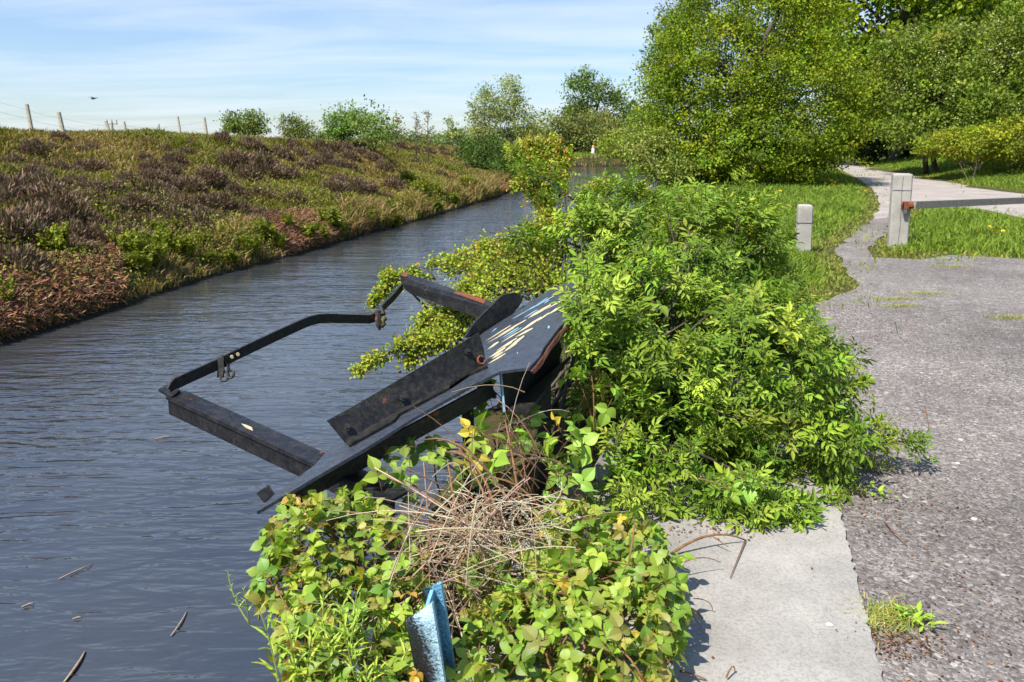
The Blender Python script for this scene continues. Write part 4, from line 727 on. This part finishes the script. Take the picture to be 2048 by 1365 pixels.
# ------------------------------------------------------------------ near plants
def twigs(mb, root, p, r, k, rad=.008, spread=.08):
    for i in r.choice(len(p), min(k, len(p)), replace=False):
        b = np.asarray(root) + r.normal(0, spread, 3) * (1, 1, 0); tube(mb, curve(b, p[i], UP * r.uniform(-.02, .16) + r.normal(0, .06, 3), 7), np.linspace(rad, rad * .3, 7), 5)
def elder(mb, sm, p, n, r, cols, size=.049, nlf=(3, 5), upw=.75):
    for i in range(len(p)):
        d = nrmz(n[i] * .75 + UP * upw + r.normal(0, .28, 3)); k = r.integers(*nlf); a0 = r.uniform(0, 6.28); s = size * r.uniform(.75, 1.3); base = p[i] - d * .07; c0 = palette(r, 1, cols, .22)[0]
        ref = nrmz(np.cross(d, r.normal(0, 1, 3))); rf2 = np.cross(d, ref); tube(sm, [base, base + d * .05 * k * .5], [.0035, .002], 4, (.12, .16, .03))
        for j in range(k):
            o = base + d * .028 * j * s / .08; young = j == k - 1
            for sgn in (0, math.pi):
                ph = a0 + j * math.pi / 2 + sgn; side = ref * math.cos(ph) + rf2 * math.sin(ph); al = r.uniform(.75, 1.25) * (.55 if young else 1); rc = nrmz(d * math.cos(al) + side * math.sin(al) - UP * .12); nl = nrmz(d - (d @ rc) * rc); sd2 = np.cross(rc, nl); ls = s * (.6 if young else 1) * r.uniform(.85, 1.1)
                pos, ax, sz = [], [], []
                for f, sg in ((.75, 1), (.75, -1), (1.3, 1), (1.3, -1), (1.65, 0)):
                    pos.append(o + rc * f * ls); ax.append(rc * (.75 if sg else 1) + sd2 * sg * .85 - UP * .12 + r.normal(0, .1, 3)); sz.append(ls * (1.0 if sg == 0 else .88) * r.uniform(.9, 1.12))
                cc = np.clip(c0 * (1.12 if young else 1) * (1 + r.normal(0, .09, (5, 1))), .01, .8); place(mb, T_ELD, np.array(pos), np.array(ax), nl + r.normal(0, .14, (5, 3)), np.array(sz), cc)
                tube(sm, [o, o + rc * 1.65 * ls], [.0018, .0009], 3, (.16, .22, .04))
ELC = [(.125, .21, .026), (.165, .25, .032), (.085, .155, .02), (.205, .275, .045), (.105, .185, .026)]
r = np.random.default_rng(110); eb_ = np.array([.55, 4.25, 0]); el = thing('elder_bush', 'big bright green elder bush spilling over the chute and the edge of the yard', 'bush', eb_); mb, sm = MB(), MB()
eells = [ell(1340, 560, 4.7, 200, 160, .55), ell(1300, 720, 4.2, 160, 170, .5), ell(1470, 500, 4.9, 95, 110, .45), ell(1500, 740, 4.1, 180, 170, .5), ell(1340, 900, 3.75, 150, 110, .38), ell(1500, 950, 3.6, 160, 95, .34), ell(1620, 860, 3.9, 80, 110, .3), ell(1640, 730, 4.1, 60, 45, .25), ell(1200, 490, 5.0, 85, 110, .4), ell(1520, 620, 4.6, 70, 100, .4), ell(1250, 420, 5.2, 80, 50, .35), ell(1440, 420, 5.0, 90, 45, .35), ell(1190, 640, 4.6, 50, 90, .3), ell(1230, 940, 3.5, 70, 60, .22), ell(1560, 1010, 3.5, 90, 40, .2)]
p, n = shell(eells, 1850, r, .68, .04, .8); fr_ = 13.; kp = (np.sin(p[:, 0] * fr_ + .4) + np.sin(p[:, 1] * fr_ * .8 + 2) + np.sin(p[:, 2] * fr_ * 1.2 + p[:, 0] * 6)) > -.4; p, n = p[kp], n[kp]; p = p + n * r.normal(0, .05, (len(p), 1)); elder(mb, sm, p, n, r, ELC)
pi, ni = shell(eells, 330, r, .25, .04, .0); elder(mb, sm, pi, ni, r, [(.085, .165, .016), (.07, .14, .014)], nlf=(2, 4)); allp = [p, pi]  # inner leaves coloured darker, shade inside the bush put into their greens
extra = [(1040, 325, 5.3), (1065, 338, 5.3), (1100, 350, 5.25), (1020, 305, 5.35), (1130, 372, 5.2), (1160, 392, 5.15), (1050, 462, 5.0), (1080, 475, 5.0), (1030, 480, 5.0), (1110, 490, 4.95), (1060, 500, 5.0), (1150, 445, 5.1), (1530, 400, 4.9), (1490, 365, 5.0), (1700, 720, 4.05), (1680, 690, 4.1), (1715, 745, 4.0), (1690, 780, 4.0), (1765, 845, 3.9), (1790, 860, 3.9), (1825, 870, 3.9), (1850, 882, 3.9), (1775, 880, 3.88), (1720, 870, 3.9), (1735, 885, 3.85), (1640, 1020, 3.5), (1590, 1050, 3.45), (1670, 1000, 3.55), (1700, 935, 3.7), (1480, 1030, 3.45), (1420, 1040, 3.42), (1560, 1055, 3.42), (1300, 990, 3.4), (1350, 1010, 3.4), (1165, 560, 3.7), (1180, 590, 3.65), (1160, 610, 3.6), (1185, 640, 3.6), (1170, 535, 3.8), (1200, 570, 3.7), (1160, 660, 3.6), (1150, 580, 3.75), (1180, 700, 3.6)]
pe_ = np.array([P(*q) for q in extra]); pe_ = np.concatenate([pe_, pe_ + r.normal(0, .035, pe_.shape)]); pe_[:, 2] = np.maximum(pe_[:, 2], .05); ne_ = nrmz(pe_ - eb_ - UP * .4); elder(mb, sm, pe_, ne_, r, ELC, upw=.4); allp.append(pe_)
mb.build('leaves', LEAF, el); sm.build('leaf_stalks', STRAW, el); tb = MB(); allp = np.concatenate(allp); twigs(tb, eb_, allp, r, 120, .011, .28)
for a, b, bow in [((1180, 430, 5.15), (1030, 325, 5.35), (0, 0, .03)), ((1200, 520, 5.0), (1050, 475, 5.05), (0, 0, .05)), ((1640, 900, 3.85), (1850, 885, 3.92), (0, 0, .02)), ((1600, 860, 4.0), (1700, 730, 4.1), (0, 0, .04)), ((1500, 960, 3.8), (1290, 880, 3.6), (0, 0, .03)), ((1400, 980, 3.6), (1150, 880, 3.5), (0, 0, .05))]: tube(tb, curve(P(*a), P(*b), bow, 7), np.linspace(.010, .003, 7), 5)
tb.build('branches', BARK, el, True)

# young hawthorn behind the chute: small lobed leaves in sprays
HWC = [(.19, .27, .03), (.23, .30, .04), (.15, .235, .028), (.26, .30, .05), (.25, .26, .05)]; ORG = [(.34, .16, .06), (.30, .20, .05), (.36, .24, .08)]
def spraybush(name, label, root, sprays, seed, n, leaf, cols, tips, sub=7, root_k=30):
    r = np.random.default_rng(seed); t = thing(name, label, 'shrub', root); mb, tb = MB(), MB()
    for (X0, Y0, t0, X1, Y1, t1, wd, dens) in sprays:
        a, b = P(X0, Y0, t0), P(X1, Y1, t1); main = curve(a, b, UP * .05 + r.normal(0, .03, 3), 9); L_ = np.linalg.norm(b - a); tube(tb, main, np.linspace(.008, .002, 9), 5)
        for j in range(int(dens)):
            f = r.random() ** .8; s = a * (1 - f) + b * f + UP * .2 * f * (1 - f); ww = wd * t0 / FPX * (1 - .65 * f) * r.uniform(.4, 1.1); dirn = nrmz((b - a) / L_ * .55 + r.normal(0, .6, 3) + UP * .1); e = s + dirn * ww
            m = 16; g = r.random((m, 1)); q = s + (e - s) * g + r.normal(0, .016, (m, 3)); tube(tb, [s, e], [.0022, .001], 3)
            c = palette(r, m, cols, .13); ti = (g[:, 0] > .72) & (r.random(m) < tips); c[ti] = palette(r, int(ti.sum()), ORG) if ti.any() else c[ti]
            place(mb, T_ROUND, q, dirn + r.normal(0, .6, q.shape), UP * .7 + r.normal(0, .6, q.shape), r.uniform(.7, 1.25, m) * leaf, c)
    mb.build('leaves', LEAF, t); ends = [P(s[0], s[1], s[2]) for s in sprays]
    for e in ends: tube(tb, curve(root, e, r.normal(0, .05, 3), 7), np.linspace(.014, .007, 7), 5)
    tb.build('branches', BARK, t, True); return t
spraybush('young_hawthorn', 'small leaved yellow green hawthorn shrub overhanging the water behind the chute', np.array([.2, 5.0, -.05]),
    [(1110, 600, 4.9, 900, 520, 5.3, 90, 130), (1110, 560, 5.0, 960, 500, 5.4, 100, 140), (1120, 580, 4.9, 990, 560, 5.2, 110, 150), (1100, 540, 5.1, 1060, 470, 5.2, 90, 110), (1060, 600, 4.9, 860, 530, 5.3, 60, 60), (1000, 620, 4.7, 880, 600, 5.1, 60, 70), (990, 640, 4.6, 830, 670, 4.9, 90, 110), (950, 660, 4.6, 820, 720, 4.7, 80, 90), (900, 680, 4.6, 712, 745, 4.7, 42, 90), (930, 640, 4.7, 850, 650, 4.8, 60, 70), (870, 560, 5.1, 790, 560, 5.25, 20, 20), (800, 560, 5.2, 744, 612, 5.2, 26, 42), (785, 545, 5.25, 770, 590, 5.2, 22, 28), (1080, 520, 5.2, 930, 540, 5.4, 80, 80), (1010, 600, 4.8, 930, 575, 5.0, 60, 60)], 121, 0, .021, HWC, .08)
spraybush('young_hawthorn', 'taller hawthorn shrub with orange tipped shoots beside the elder top', np.array([.3, 5.6, -.05]),
    [(1110, 470, 5.5, 1050, 290, 5.7, 75, 110), (1110, 400, 5.6, 1020, 300, 5.7, 50, 80), (1120, 400, 5.6, 1110, 285, 5.7, 50, 80), (1110, 420, 5.6, 1030, 370, 5.7, 50, 60), (1110, 500, 5.4, 1080, 400, 5.5, 60, 70), (1130, 380, 5.6, 1135, 310, 5.7, 35, 40), (1130, 460, 5.4, 1075, 500, 5.3, 40, 40), (1230, 430, 5.5, 1290, 385, 5.6, 40, 40), (1150, 420, 5.5, 1220, 370, 5.6, 40, 40), (1130, 480, 5.4, 1090, 440, 5.4, 40, 40), (1100, 350, 5.6, 1060, 290, 5.7, 40, 60)], 122, 0, .022, HWC, .35)

# brambles
BRC = [(.165, .27, .028), (.20, .305, .034), (.13, .23, .025), (.23, .30, .036), (.095, .18, .022), (.20, .20, .05)]; YEL = [(.34, .28, .035), (.40, .28, .04), (.29, .26, .045), (.31, .20, .05)]
def bramble(name, label, root, ells, seed, n, size, cols, ycol, canes=24, zmin=.03, lo=.55, ncan=.0045, upn=.75):
    r = np.random.default_rng(seed); t = thing(name, label, 'bramble', root); mb, tb = MB(), MB(); p, nn = shell(ells, n, r, lo, zmin, .7); m = len(p)
    rc = nrmz(nn * .35 + r.normal(0, .55, (m, 3)) + UP * .05); nl = nrmz(UP * upn + nn * .5 + r.normal(0, .33, (m, 3))); nl = nrmz(nl - (nl * rc).sum(1, keepdims=True) * rc); sd_ = np.cross(rc, nl); s = size * r.uniform(.5, 1.4, m); c = palette(r, m, cols, .12); yy = r.random(m) < ycol; c[yy] = palette(r, int(yy.sum()), YEL) if yy.any() else c[yy]
    for sg, f in ((0, .35), (1, .05), (-1, .05)):
        ax = rc * (1 if sg == 0 else .25) + sd_ * sg * .95 - UP * .10 + r.normal(0, .08, (m, 3)); place(mb, T_BRA, p + rc * (s * f)[:, None], ax, nl + sd_ * sg * .12 + r.normal(0, .12, (m, 3)), s * (1.0 if sg == 0 else .86), np.clip(c * (1 + r.normal(0, .07, (m, 1))), .01, .8))
    mb.build('leaves', BLEAF, t)
    for i in range(m): tube(tb, [p[i] - rc[i] * s[i] * .9 - UP * .012, p[i] - rc[i] * s[i] * .3, p[i] + rc[i] * s[i] * .35], [.0016, .0014, .001], 3)
    for i in r.choice(m, min(canes, m), replace=False):
        b = np.asarray(root) + r.normal(0, .14, 3) * (1, 1, 0); tube(tb, curve(b, p[i], UP * r.uniform(.03, .14) + r.normal(0, .05, 3), 8), np.linspace(ncan, ncan * .45, 8), 5)
    tb.build('canes', CANE, t, True); return t
bramble('bramble_bush', 'bramble patch right of the blue stump spreading over the pavement edge', np.array([.2, 2.35, 0]),
    [ell(1190, 1210, 2.6, 150, 110, .28), ell(1090, 1290, 2.35, 150, 110, .25), ell(1270, 1120, 2.85, 85, 80, .2), ell(1250, 1290, 2.4, 100, 110, .2), ell(1000, 1330, 2.2, 90, 80, .18), ell(1140, 1060, 3.0, 70, 60, .15), ell(1310, 1210, 2.55, 60, 75, .15), ell(1000, 1160, 2.6, 90, 50, .18), ell(1190, 1360, 2.2, 130, 60, .2)], 131, 1250, .039, BRC, .045, 40)
bramble('bramble_bush', 'bramble patch hanging over the water under the low end of the chute', np.array([-.55, 2.55, -.05]),
    [ell(640, 1090, 2.62, 95, 85, .24), ell(660, 1180, 2.5, 120, 80, .25), ell(760, 1120, 2.62, 100, 80, .22), ell(600, 1060, 2.68, 65, 60, .18), ell(700, 1270, 2.32, 120, 90, .2), ell(570, 1150, 2.5, 55, 60, .14), ell(800, 1230, 2.4, 60, 90, .16), ell(730, 1340, 2.15, 130, 60, .2), ell(700, 1030, 2.75, 60, 40, .15), ell(610, 1290, 2.3, 50, 60, .12)], 132, 1080, .035, BRC, .035, 36, -.35)
bramble('bramble_bush', 'sparse bramble sprigs shaded beneath the deck of the chute', np.array([.0, 3.2, 0]),
    [ell(850, 930, 3.05, 110, 55, .18), ell(960, 900, 3.15, 60, 60, .14), ell(1060, 900, 3.25, 60, 60, .14), ell(1130, 900, 3.3, 50, 70, .12), ell(970, 800, 3.45, 28, 40, .08), ell(1050, 850, 3.4, 50, 30, .1), ell(760, 960, 2.95, 60, 40, .12), ell(1130, 980, 3.2, 50, 50, .12)], 133, 105, .058, [(.14, .25, .035), (.19, .31, .04), (.11, .20, .03)], .05, 22, lo=.3)
bramble('bramble_bush', 'bramble shoots with broad leaves climbing through the left face of the elder', np.array([.35, 3.5, 0]),
    [ell(1180, 790, 3.6, 60, 80, .1), ell(1200, 680, 3.9, 50, 50, .1), ell(1290, 640, 4.0, 50, 40, .1), ell(1500, 1000, 3.3, 60, 40, .1)], 134, 42, .060, [(.17, .30, .035), (.20, .33, .04)], .04, 14, lo=.5)

# dry stems, leafy shoots, dandelion clocks, twigs
r = np.random.default_rng(141); dt = thing('dead_stems', 'tangle of pale dead stems between the brambles under the chute', 'dry stems', np.array([-.05, 2.85, 0])); mb = MB()
for k in range(230):
    c = P(r.normal(985, 66), r.normal(1068, 40), r.normal(2.82, .12)); a = r.uniform(0, 6.28); L_ = r.uniform(.06, .30); d = np.array([math.cos(a), math.sin(a) * .8, r.normal(.1, .4)]) * L_; bow = np.array([r.normal(0, .03), r.normal(0, .03), r.uniform(-.01, .07)])
    c[2] = max(c[2], .06); tube(mb, np.maximum(curve(c - d * .5, c + d * .5, bow, 7), [-9, -9, .015]), np.linspace(.0020, .0008, 7) * r.uniform(.5, 1.4), 4, palette(r, 1, [(.50, .41, .26), (.40, .31, .19), (.58, .50, .35), (.27, .18, .10), (.47, .40, .28)])[0])
for k in range(35):
    c = P(r.normal(1045, 42), r.normal(925, 48), r.normal(3.12, .1)); c[2] = max(c[2], .06); d = np.array([r.normal(0, .07), r.normal(0, .05), r.normal(.03, .09)]); tube(mb, np.maximum(curve(c - d, c + d, (r.normal(0, .02), 0, .03), 6), [-9, -9, .01]), np.linspace(.0024, .0009, 6), 4, palette(r, 1, [(.34, .25, .16), (.22, .13, .08), (.42, .34, .24), (.15, .09, .06)])[0])
for k in range(170):
    c = P(r.normal(905, 55), r.normal(1130, 75), r.normal(2.55, .1)); c[2] = max(c[2], .04); d = np.array([r.normal(0, .12), r.normal(0, .08), r.normal(0, .09)]); tube(mb, np.maximum(curve(c - d, c + d, UP * .03, 6), [-9, -9, .01]), np.linspace(.0024, .001, 6), 4, palette(r, 1, [(.42, .33, .22), (.34, .25, .16), (.26, .15, .09)])[0])
mb.build('stems', STRAW, dt); mb = MB()
for a, b, bow in [((1010, 1090, 2.75), (890, 905, 2.95), (.02, 0, .10)), ((1005, 1080, 2.75), (905, 880, 2.98), (.0, 0, .04)), ((1060, 1080, 2.8), (850, 880, 3.05), (0, 0, .12)), ((920, 1080, 2.7), (895, 920, 2.9), (0, 0, .0)), ((870, 1000, 2.9), (780, 1110, 2.7), (0, 0, .02)), ((1040, 1010, 2.95), (1010, 840, 3.15), (0, 0, .02)), ((1100, 1040, 2.95), (960, 960, 2.95), (0, 0, .06))]: tube(mb, curve(P(*a), P(*b), bow, 9), np.linspace(.006, .003, 9), 6)
mb.build('canes', CANE, dt, True)
def shoot(name, label, X, Y, t, hgt, k, seed, group, cols, sp=.1):
    r = np.random.default_rng(seed); b = P(X, Y, t); th_ = thing(name, label, 'plant', b, group); mb, tb = MB(), MB()
    for s in range(k):
        b0 = b + np.array([r.normal(0, sp), r.normal(0, sp * .7), -.08]); tp_ = b0 + np.array([r.normal(0, .05), r.normal(0, .05), hgt * r.uniform(.7, 1.1) + .08]); pts = curve(b0, tp_, r.normal(0, .01, 3), 11); tube(tb, pts, np.linspace(.003, .0015, 11), 4, (.22, .27, .06)); q = np.repeat(pts[3:], 2, 0); m = len(q); a = np.arange(m) * 2.4 + r.uniform(0, 6); hv = np.column_stack([np.cos(a), np.sin(a), np.zeros(m)]); f = np.linspace(1, .45, m)
        place(mb, T_LONG, q, hv * .55 + UP * (.7 + .5 * (1 - f))[:, None], UP - hv * .4, .10 * f * hgt / .25 * r.uniform(.8, 1.2, m), palette(r, m, cols))
    mb.build('leaves', LEAF, th_); tb.build('stems', STRAW, th_); return th_
WLC = [(.26, .37, .07), (.30, .42, .08), (.22, .33, .055)]
shoot('willowherb', 'cluster of upright narrow leaved shoots at the bottom left of the brambles', 640, 1350, 2.15, .20, 9, 151, 'narrow leaved shoots in the brambles', WLC, .05)
shoot('willowherb', 'upright narrow leaved shoots just left of the blue stump', 748, 1375, 2.1, .15, 5, 152, 'narrow leaved shoots in the brambles', WLC, .03)
shoot('willowherb', 'small leafy sprig reaching out over the water left of the brambles', 490, 1200, 2.55, .07, 3, 153, 'narrow leaved shoots in the brambles', [(.22, .36, .05), (.26, .40, .06)], .025)
CLK = m_plain('seed_down', (.55, .55, .5), (.75, .75, .7), .95, 80)
for i, (X, Y, t, L_, lab) in enumerate([(1250, 1262, 2.42, .22, 'fluffy dandelion clock standing among the front brambles'), (1193, 1126, 2.75, .15, 'small bald dandelion head on a stalk in the upper brambles'), (1222, 1238, 2.45, .16, 'half closed dandelion seed head beside the fluffy clock')]):
    r = np.random.default_rng(160 + i); tp_ = P(X, Y, t); b0 = tp_ + np.array([-.03, .0, -L_]); b0[2] = max(b0[2], .0); dd = thing('dandelion', lab, 'dandelion', b0); mb = MB(); tube(mb, curve(b0, tp_, (.01, 0, 0), 7), .0024, 5, (.38, .34, .16)); mb.build('stalk', STRAW, dd); mb = MB()
    if i == 0:
        for k in range(110): d = nrmz(r.normal(0, 1, 3)); d[2] = abs(d[2]) * .9 - .25; tube(mb, [tp_ + d * .004, tp_ + d * r.uniform(.014, .022)], [.0003, .0012], 3)
    else: tube(mb, [tp_ - UP * .006, tp_, tp_ + UP * .006, tp_ + UP * .009], [.003, .006, .005, .001], 8)
    mb.build('seed_head', CLK, dd)
for i, (a, b, bow, rad, lab) in enumerate([((1345, 1110, 0), (1492, 1083, 0), .05, .006, 'long reddish bramble cane lying over the top of the pavement'), ((1490, 1085, 0), (1460, 1158, 0), .0, .003, 'thin dark twig end hanging down across the pavement'), ((1350, 1160, 0), (1440, 1142, 0), .03, .0028, 'pale twig poking from the brambles onto the pavement, upper one'), ((1385, 1225, 0), (1425, 1224, 0), .02, .002, 'short thin pale twig on the pavement beside the brambles'), ((1330, 1290, 0), (1404, 1256, 0), .06, .0045, 'thick brown twig sticking out over the pavement, lower one'), ((1360, 1347, 0), (1412, 1362, 0), .01, .004, 'twig lying at the bottom of the pavement left'), ((1452, 1360, 0), (1470, 1346, 0), .02, .003, 'tiny tan twig at the bottom of the pavement'), ((1850, 810, 0), (1858, 852, 0), .01, .004, 'rusty brown stick lying alone on the gravel'), ((1770, 1040, 0), (1815, 1085, 0), .01, .003, 'thin straw lying on the gravel right of the elder')]):
    p0, p1 = G(a[0], a[1], .034), G(b[0], b[1], .034); z0 = .034 if a[0] < 1760 else .016; p0[2] = z0 + .004 + (.05 if i in (2, 3, 4) else .004); p1[2] = z0 + .004 + (.03 if i in (2, 4) else 0); t = thing('twig', lab, 'twig', p0, 'twigs lying on the pavement and gravel'); mb = MB(); tube(mb, curve(p0, p1, UP * bow + np.random.default_rng(i).normal(0, .006, 3) * (1, 1, 0), 8), np.linspace(rad, rad * .5, 8), 6)
    if rad > .004: tube(mb, curve(p0 * .5 + p1 * .5 + UP * bow, p0 * .4 + p1 * .6 + np.array([.03, -.05, .02]), (0, 0, 0), 4), [rad * .5, rad * .4, rad * .3, rad * .2], 5)
    mb.build('stick', CANE, t, True)
MREED = m_plain('wet_reed', (.22, .15, .09), (.42, .32, .22), .6, 30)
for i, (a, b, rad, lab) in enumerate([((128, 1365), (170, 1303), .011, 'thickest floating reed stem, at the bottom left of the water'), ((342, 1272), (373, 1223), .007, 'floating brown reed stem left of the brambles'), ((310, 878), (342, 873), .008, 'floating reed piece below the outrigger of the chute'), ((118, 1158), (185, 1128), .006, 'long thin floating reed in the lower left water'), ((43, 1214), (68, 1207), .007, 'short floating reed near the left edge of the photo'), ((145, 1238), (162, 1236), .006, 'tiny straw floating in the lower left water')]):
    p0, p1 = G(*a, WZ + .006), G(*b, WZ + .006); t = thing('floating_reed', lab, 'reed', p0, 'reed stems floating on the canal'); mb = MB(); rad *= .62; tube(mb, curve(p0, p1, (.008, .004, .004), 7), np.concatenate([np.linspace(rad * .7, rad, 3), np.linspace(rad, rad * .5, 4)]), 6); mb.build('stem', MREED, t, True)
# weed tufts in the gravel
def tuft(X, Y, rx, ry, n, h, seed, label, lf=0, cols=[(.25, .30, .07), (.20, .29, .05), (.36, .31, .14)]):
    r = np.random.default_rng(seed); c = G(X, Y); th_ = thing('grass_tuft', label, 'grass tuft', c, 'tufts growing in the gravel'); mb = MB(); k = c[1] / FPX; q = np.column_stack([c[0] + r.normal(0, .5, n) * rx * k, c[1] + r.normal(0, .5, n) * ry * k * 1.6]); z0 = height(q[:, 0], q[:, 1]); blades(mb, q, h, .0022, palette(r, n, cols), r, .8, .018); mb.build('blades', GRASS, th_)
    if lf:
        m = lf; b = G(X + 50, Y + 10); a = r.uniform(0, 6.28, m); hv = np.column_stack([np.cos(a), np.sin(a), r.uniform(.15, .9, m)]); mb = MB(); pos = b + np.column_stack([r.normal(0, .03, m), r.normal(0, .025, m), r.uniform(.02, .05, m)]); place(mb, T_ELD, pos, hv, UP + r.normal(0, .25, (m, 3)), r.uniform(.03, .06, m), palette(r, m, [(.20, .34, .05), (.24, .38, .06)])); mb.build('leaves', LEAF, th_)
tuft(1775, 1245, 75, 36, 420, .04, 171, 'grass tuft with a leafy weed at the corner of the pavement', 26); tuft(1725, 935, 45, 25, 170, .07, 172, 'yellowing grass tuft at the right foot of the elder'); tuft(1705, 990, 26, 16, 60, .05, 173, 'tiny leafy weed on the gravel below the elder foot', 22)
for i, (X, Y, lab) in enumerate([(1790, 602, 'mossy grass streak in the gravel nearest the yard edge'), (1800, 616, 'bright green grass streak in the middle of the gravel'), (2020, 639, 'pale grass streak in the gravel at the right edge'), (1850, 590, 'short grass streak right of the other streaks in the gravel'), (1900, 536, 'smallest grass speck in the gravel below the barrier post')]): tuft(X, Y, 48, 9, 260, .035, 180 + i, lab)
r = np.random.default_rng(186); mb = MB()
for X, Y, sx, sy, m in ((1625, 640, .55, .55, 2600), (1760, 1290, .11, .05, 500), (1740, 1010, .25, .18, 420), (1800, 700, .8, .9, 700), (1980, 1290, .5, .25, 500), (1420, 1075, .18, .04, 160)):
    b = G(X, Y); q = np.column_stack([b[0] + r.normal(0, sx, m), b[1] + r.normal(0, sy, m), np.zeros(m)]); q = q[(q[:, 0] > -.2) & (~inpoly(q[:, 0], q[:, 1], np.array(SLAB)) | (X == 1420) | (r.random(m) < .05))]; m = len(q); q[:, 2] = np.where(inpoly(q[:, 0], q[:, 1], np.array(SLAB)), .033, .016) + r.uniform(0, .006, m); a = r.uniform(0, 6.28, m)
    place(mb, T_DIA, q, np.column_stack([np.cos(a), np.sin(a), r.normal(0, .15, m)]), UP + r.normal(0, .3, (m, 3)), r.uniform(.005, .017, m), palette(r, m, [(.11, .05, .028), (.075, .036, .022), (.16, .085, .05), (.21, .14, .08)], .25))
tag(mb.build('leaf_litter', DRY), 'brown leaf litter and moss crumbs scattered over the gravel', 'leaf litter', kind='stuff')
# dandelion flowers in the grass, pebbles
MYEL = m_plain('dandelion_yellow', (.75, .48, .02), (.85, .60, .03), .8, 90); r = np.random.default_rng(190); mb = MB(); rt = None
fl_px = [(1640, 376), (1648, 378), (1656, 374), (1662, 379), (1668, 376), (1675, 373), (1690, 374), (1650, 388), (1664, 386), (1676, 389), (1728, 397), (1560, 397), (1538, 405), (1530, 400), (2002, 488), (2006, 482), (1975, 478), (1645, 335), (1660, 342), (2035, 352), (1990, 489), (1520, 410)]
mb = MB()
for k in range(3):
    th = np.linspace(0, 6.283, 11)[:-1]; rr = (1.0, .75, .4)[k]; z = (.02, .025, .03)[k]; n0 = 10; V = np.concatenate([[(0, 0, z - .004)], np.column_stack([np.cos(th + k) * rr * .024 * (1 + .15 * (np.arange(10) % 2)), np.sin(th + k) * rr * .024 * (1 + .15 * (np.arange(10) % 2)), np.full(10, z)])]); mb.add(V, [[(0, i + 1, (i + 1) % 10 + 1) for i in range(10)]])
fo = mb.build('flower_head', MYEL); mb = MB(); tube(mb, [(0, 0, -.16), (0, 0, .017)], .003, 5, (.22, .27, .06)); so_ = mb.build('stalk', STRAW)
for i, (X, Y) in enumerate(fl_px):
    b = hit(X, Y) ; b = b + UP * .19; e = thing('dandelion', 'yellow dandelion in the verge grass' , 'dandelion', b, 'yellow dandelions in the verge grass'); s = (.7 + b[1] / 26)
    for src in (fo, so_):
        c = src if i == 0 else src.copy()
        if i: link(c)
        c.parent = e; c.rotation_euler = (r.normal(-.35, .2), r.normal(0, .2), r.uniform(0, 6))
    e.scale = (s, s, s)
MPEB = m_plain('pebble', (.42, .41, .39), (.6, .59, .56), .8, 40)
for i, (X, Y, s, lab) in enumerate([(1658, 1251, .009, 'white pebble lying on the concrete pavement'), (1948, 1040, .011, 'pale stone lying on the gravel at the right'), (1915, 928, .009, 'small pale stone in the gravel beside straw')]):
    r = np.random.default_rng(200 + i); z0 = .03 if X < 1700 else .012; c = G(X, Y, z0); mb = MB(); n = 40; d = []
    for j in range(5):
        ph = (-.9 + j * .45) * 1.4
        for k in range(9): a = k / 9 * 6.283; d.append((math.cos(ph) * math.cos(a) * 1.4, math.cos(ph) * math.sin(a), max(math.sin(ph), -.6) * .6))
    V = c + np.array(d) * s * (1 + r.normal(0, .07, (45, 1))) + UP * s * .3; mb.add(V, [[(j * 9 + k, j * 9 + (k + 1) % 9, j * 9 + 9 + (k + 1) % 9, j * 9 + 9 + k) for j in range(4) for k in range(9)], [tuple(range(9))[::-1], tuple(range(36, 45))]]); tag(mb.build('pebble', MPEB), lab, 'stone', 'loose pale stones')
bd = thing('broken_board', 'grey weathered board stuck upright in the elder right of the chute', 'board', P(1200, 950, 3.55)); mb = MB(); sweep(mb, P(1195, 960, 3.5), P(1240, 880, 3.62), [(-.04, -.01), (.04, -.01), (.04, .01), (-.04, .01)], np.array([0, -1., .2])); mb.build('plank', PLANK, bd)
for o in list(sc.objects):
    if 'base' in o.keys(): del o['base']
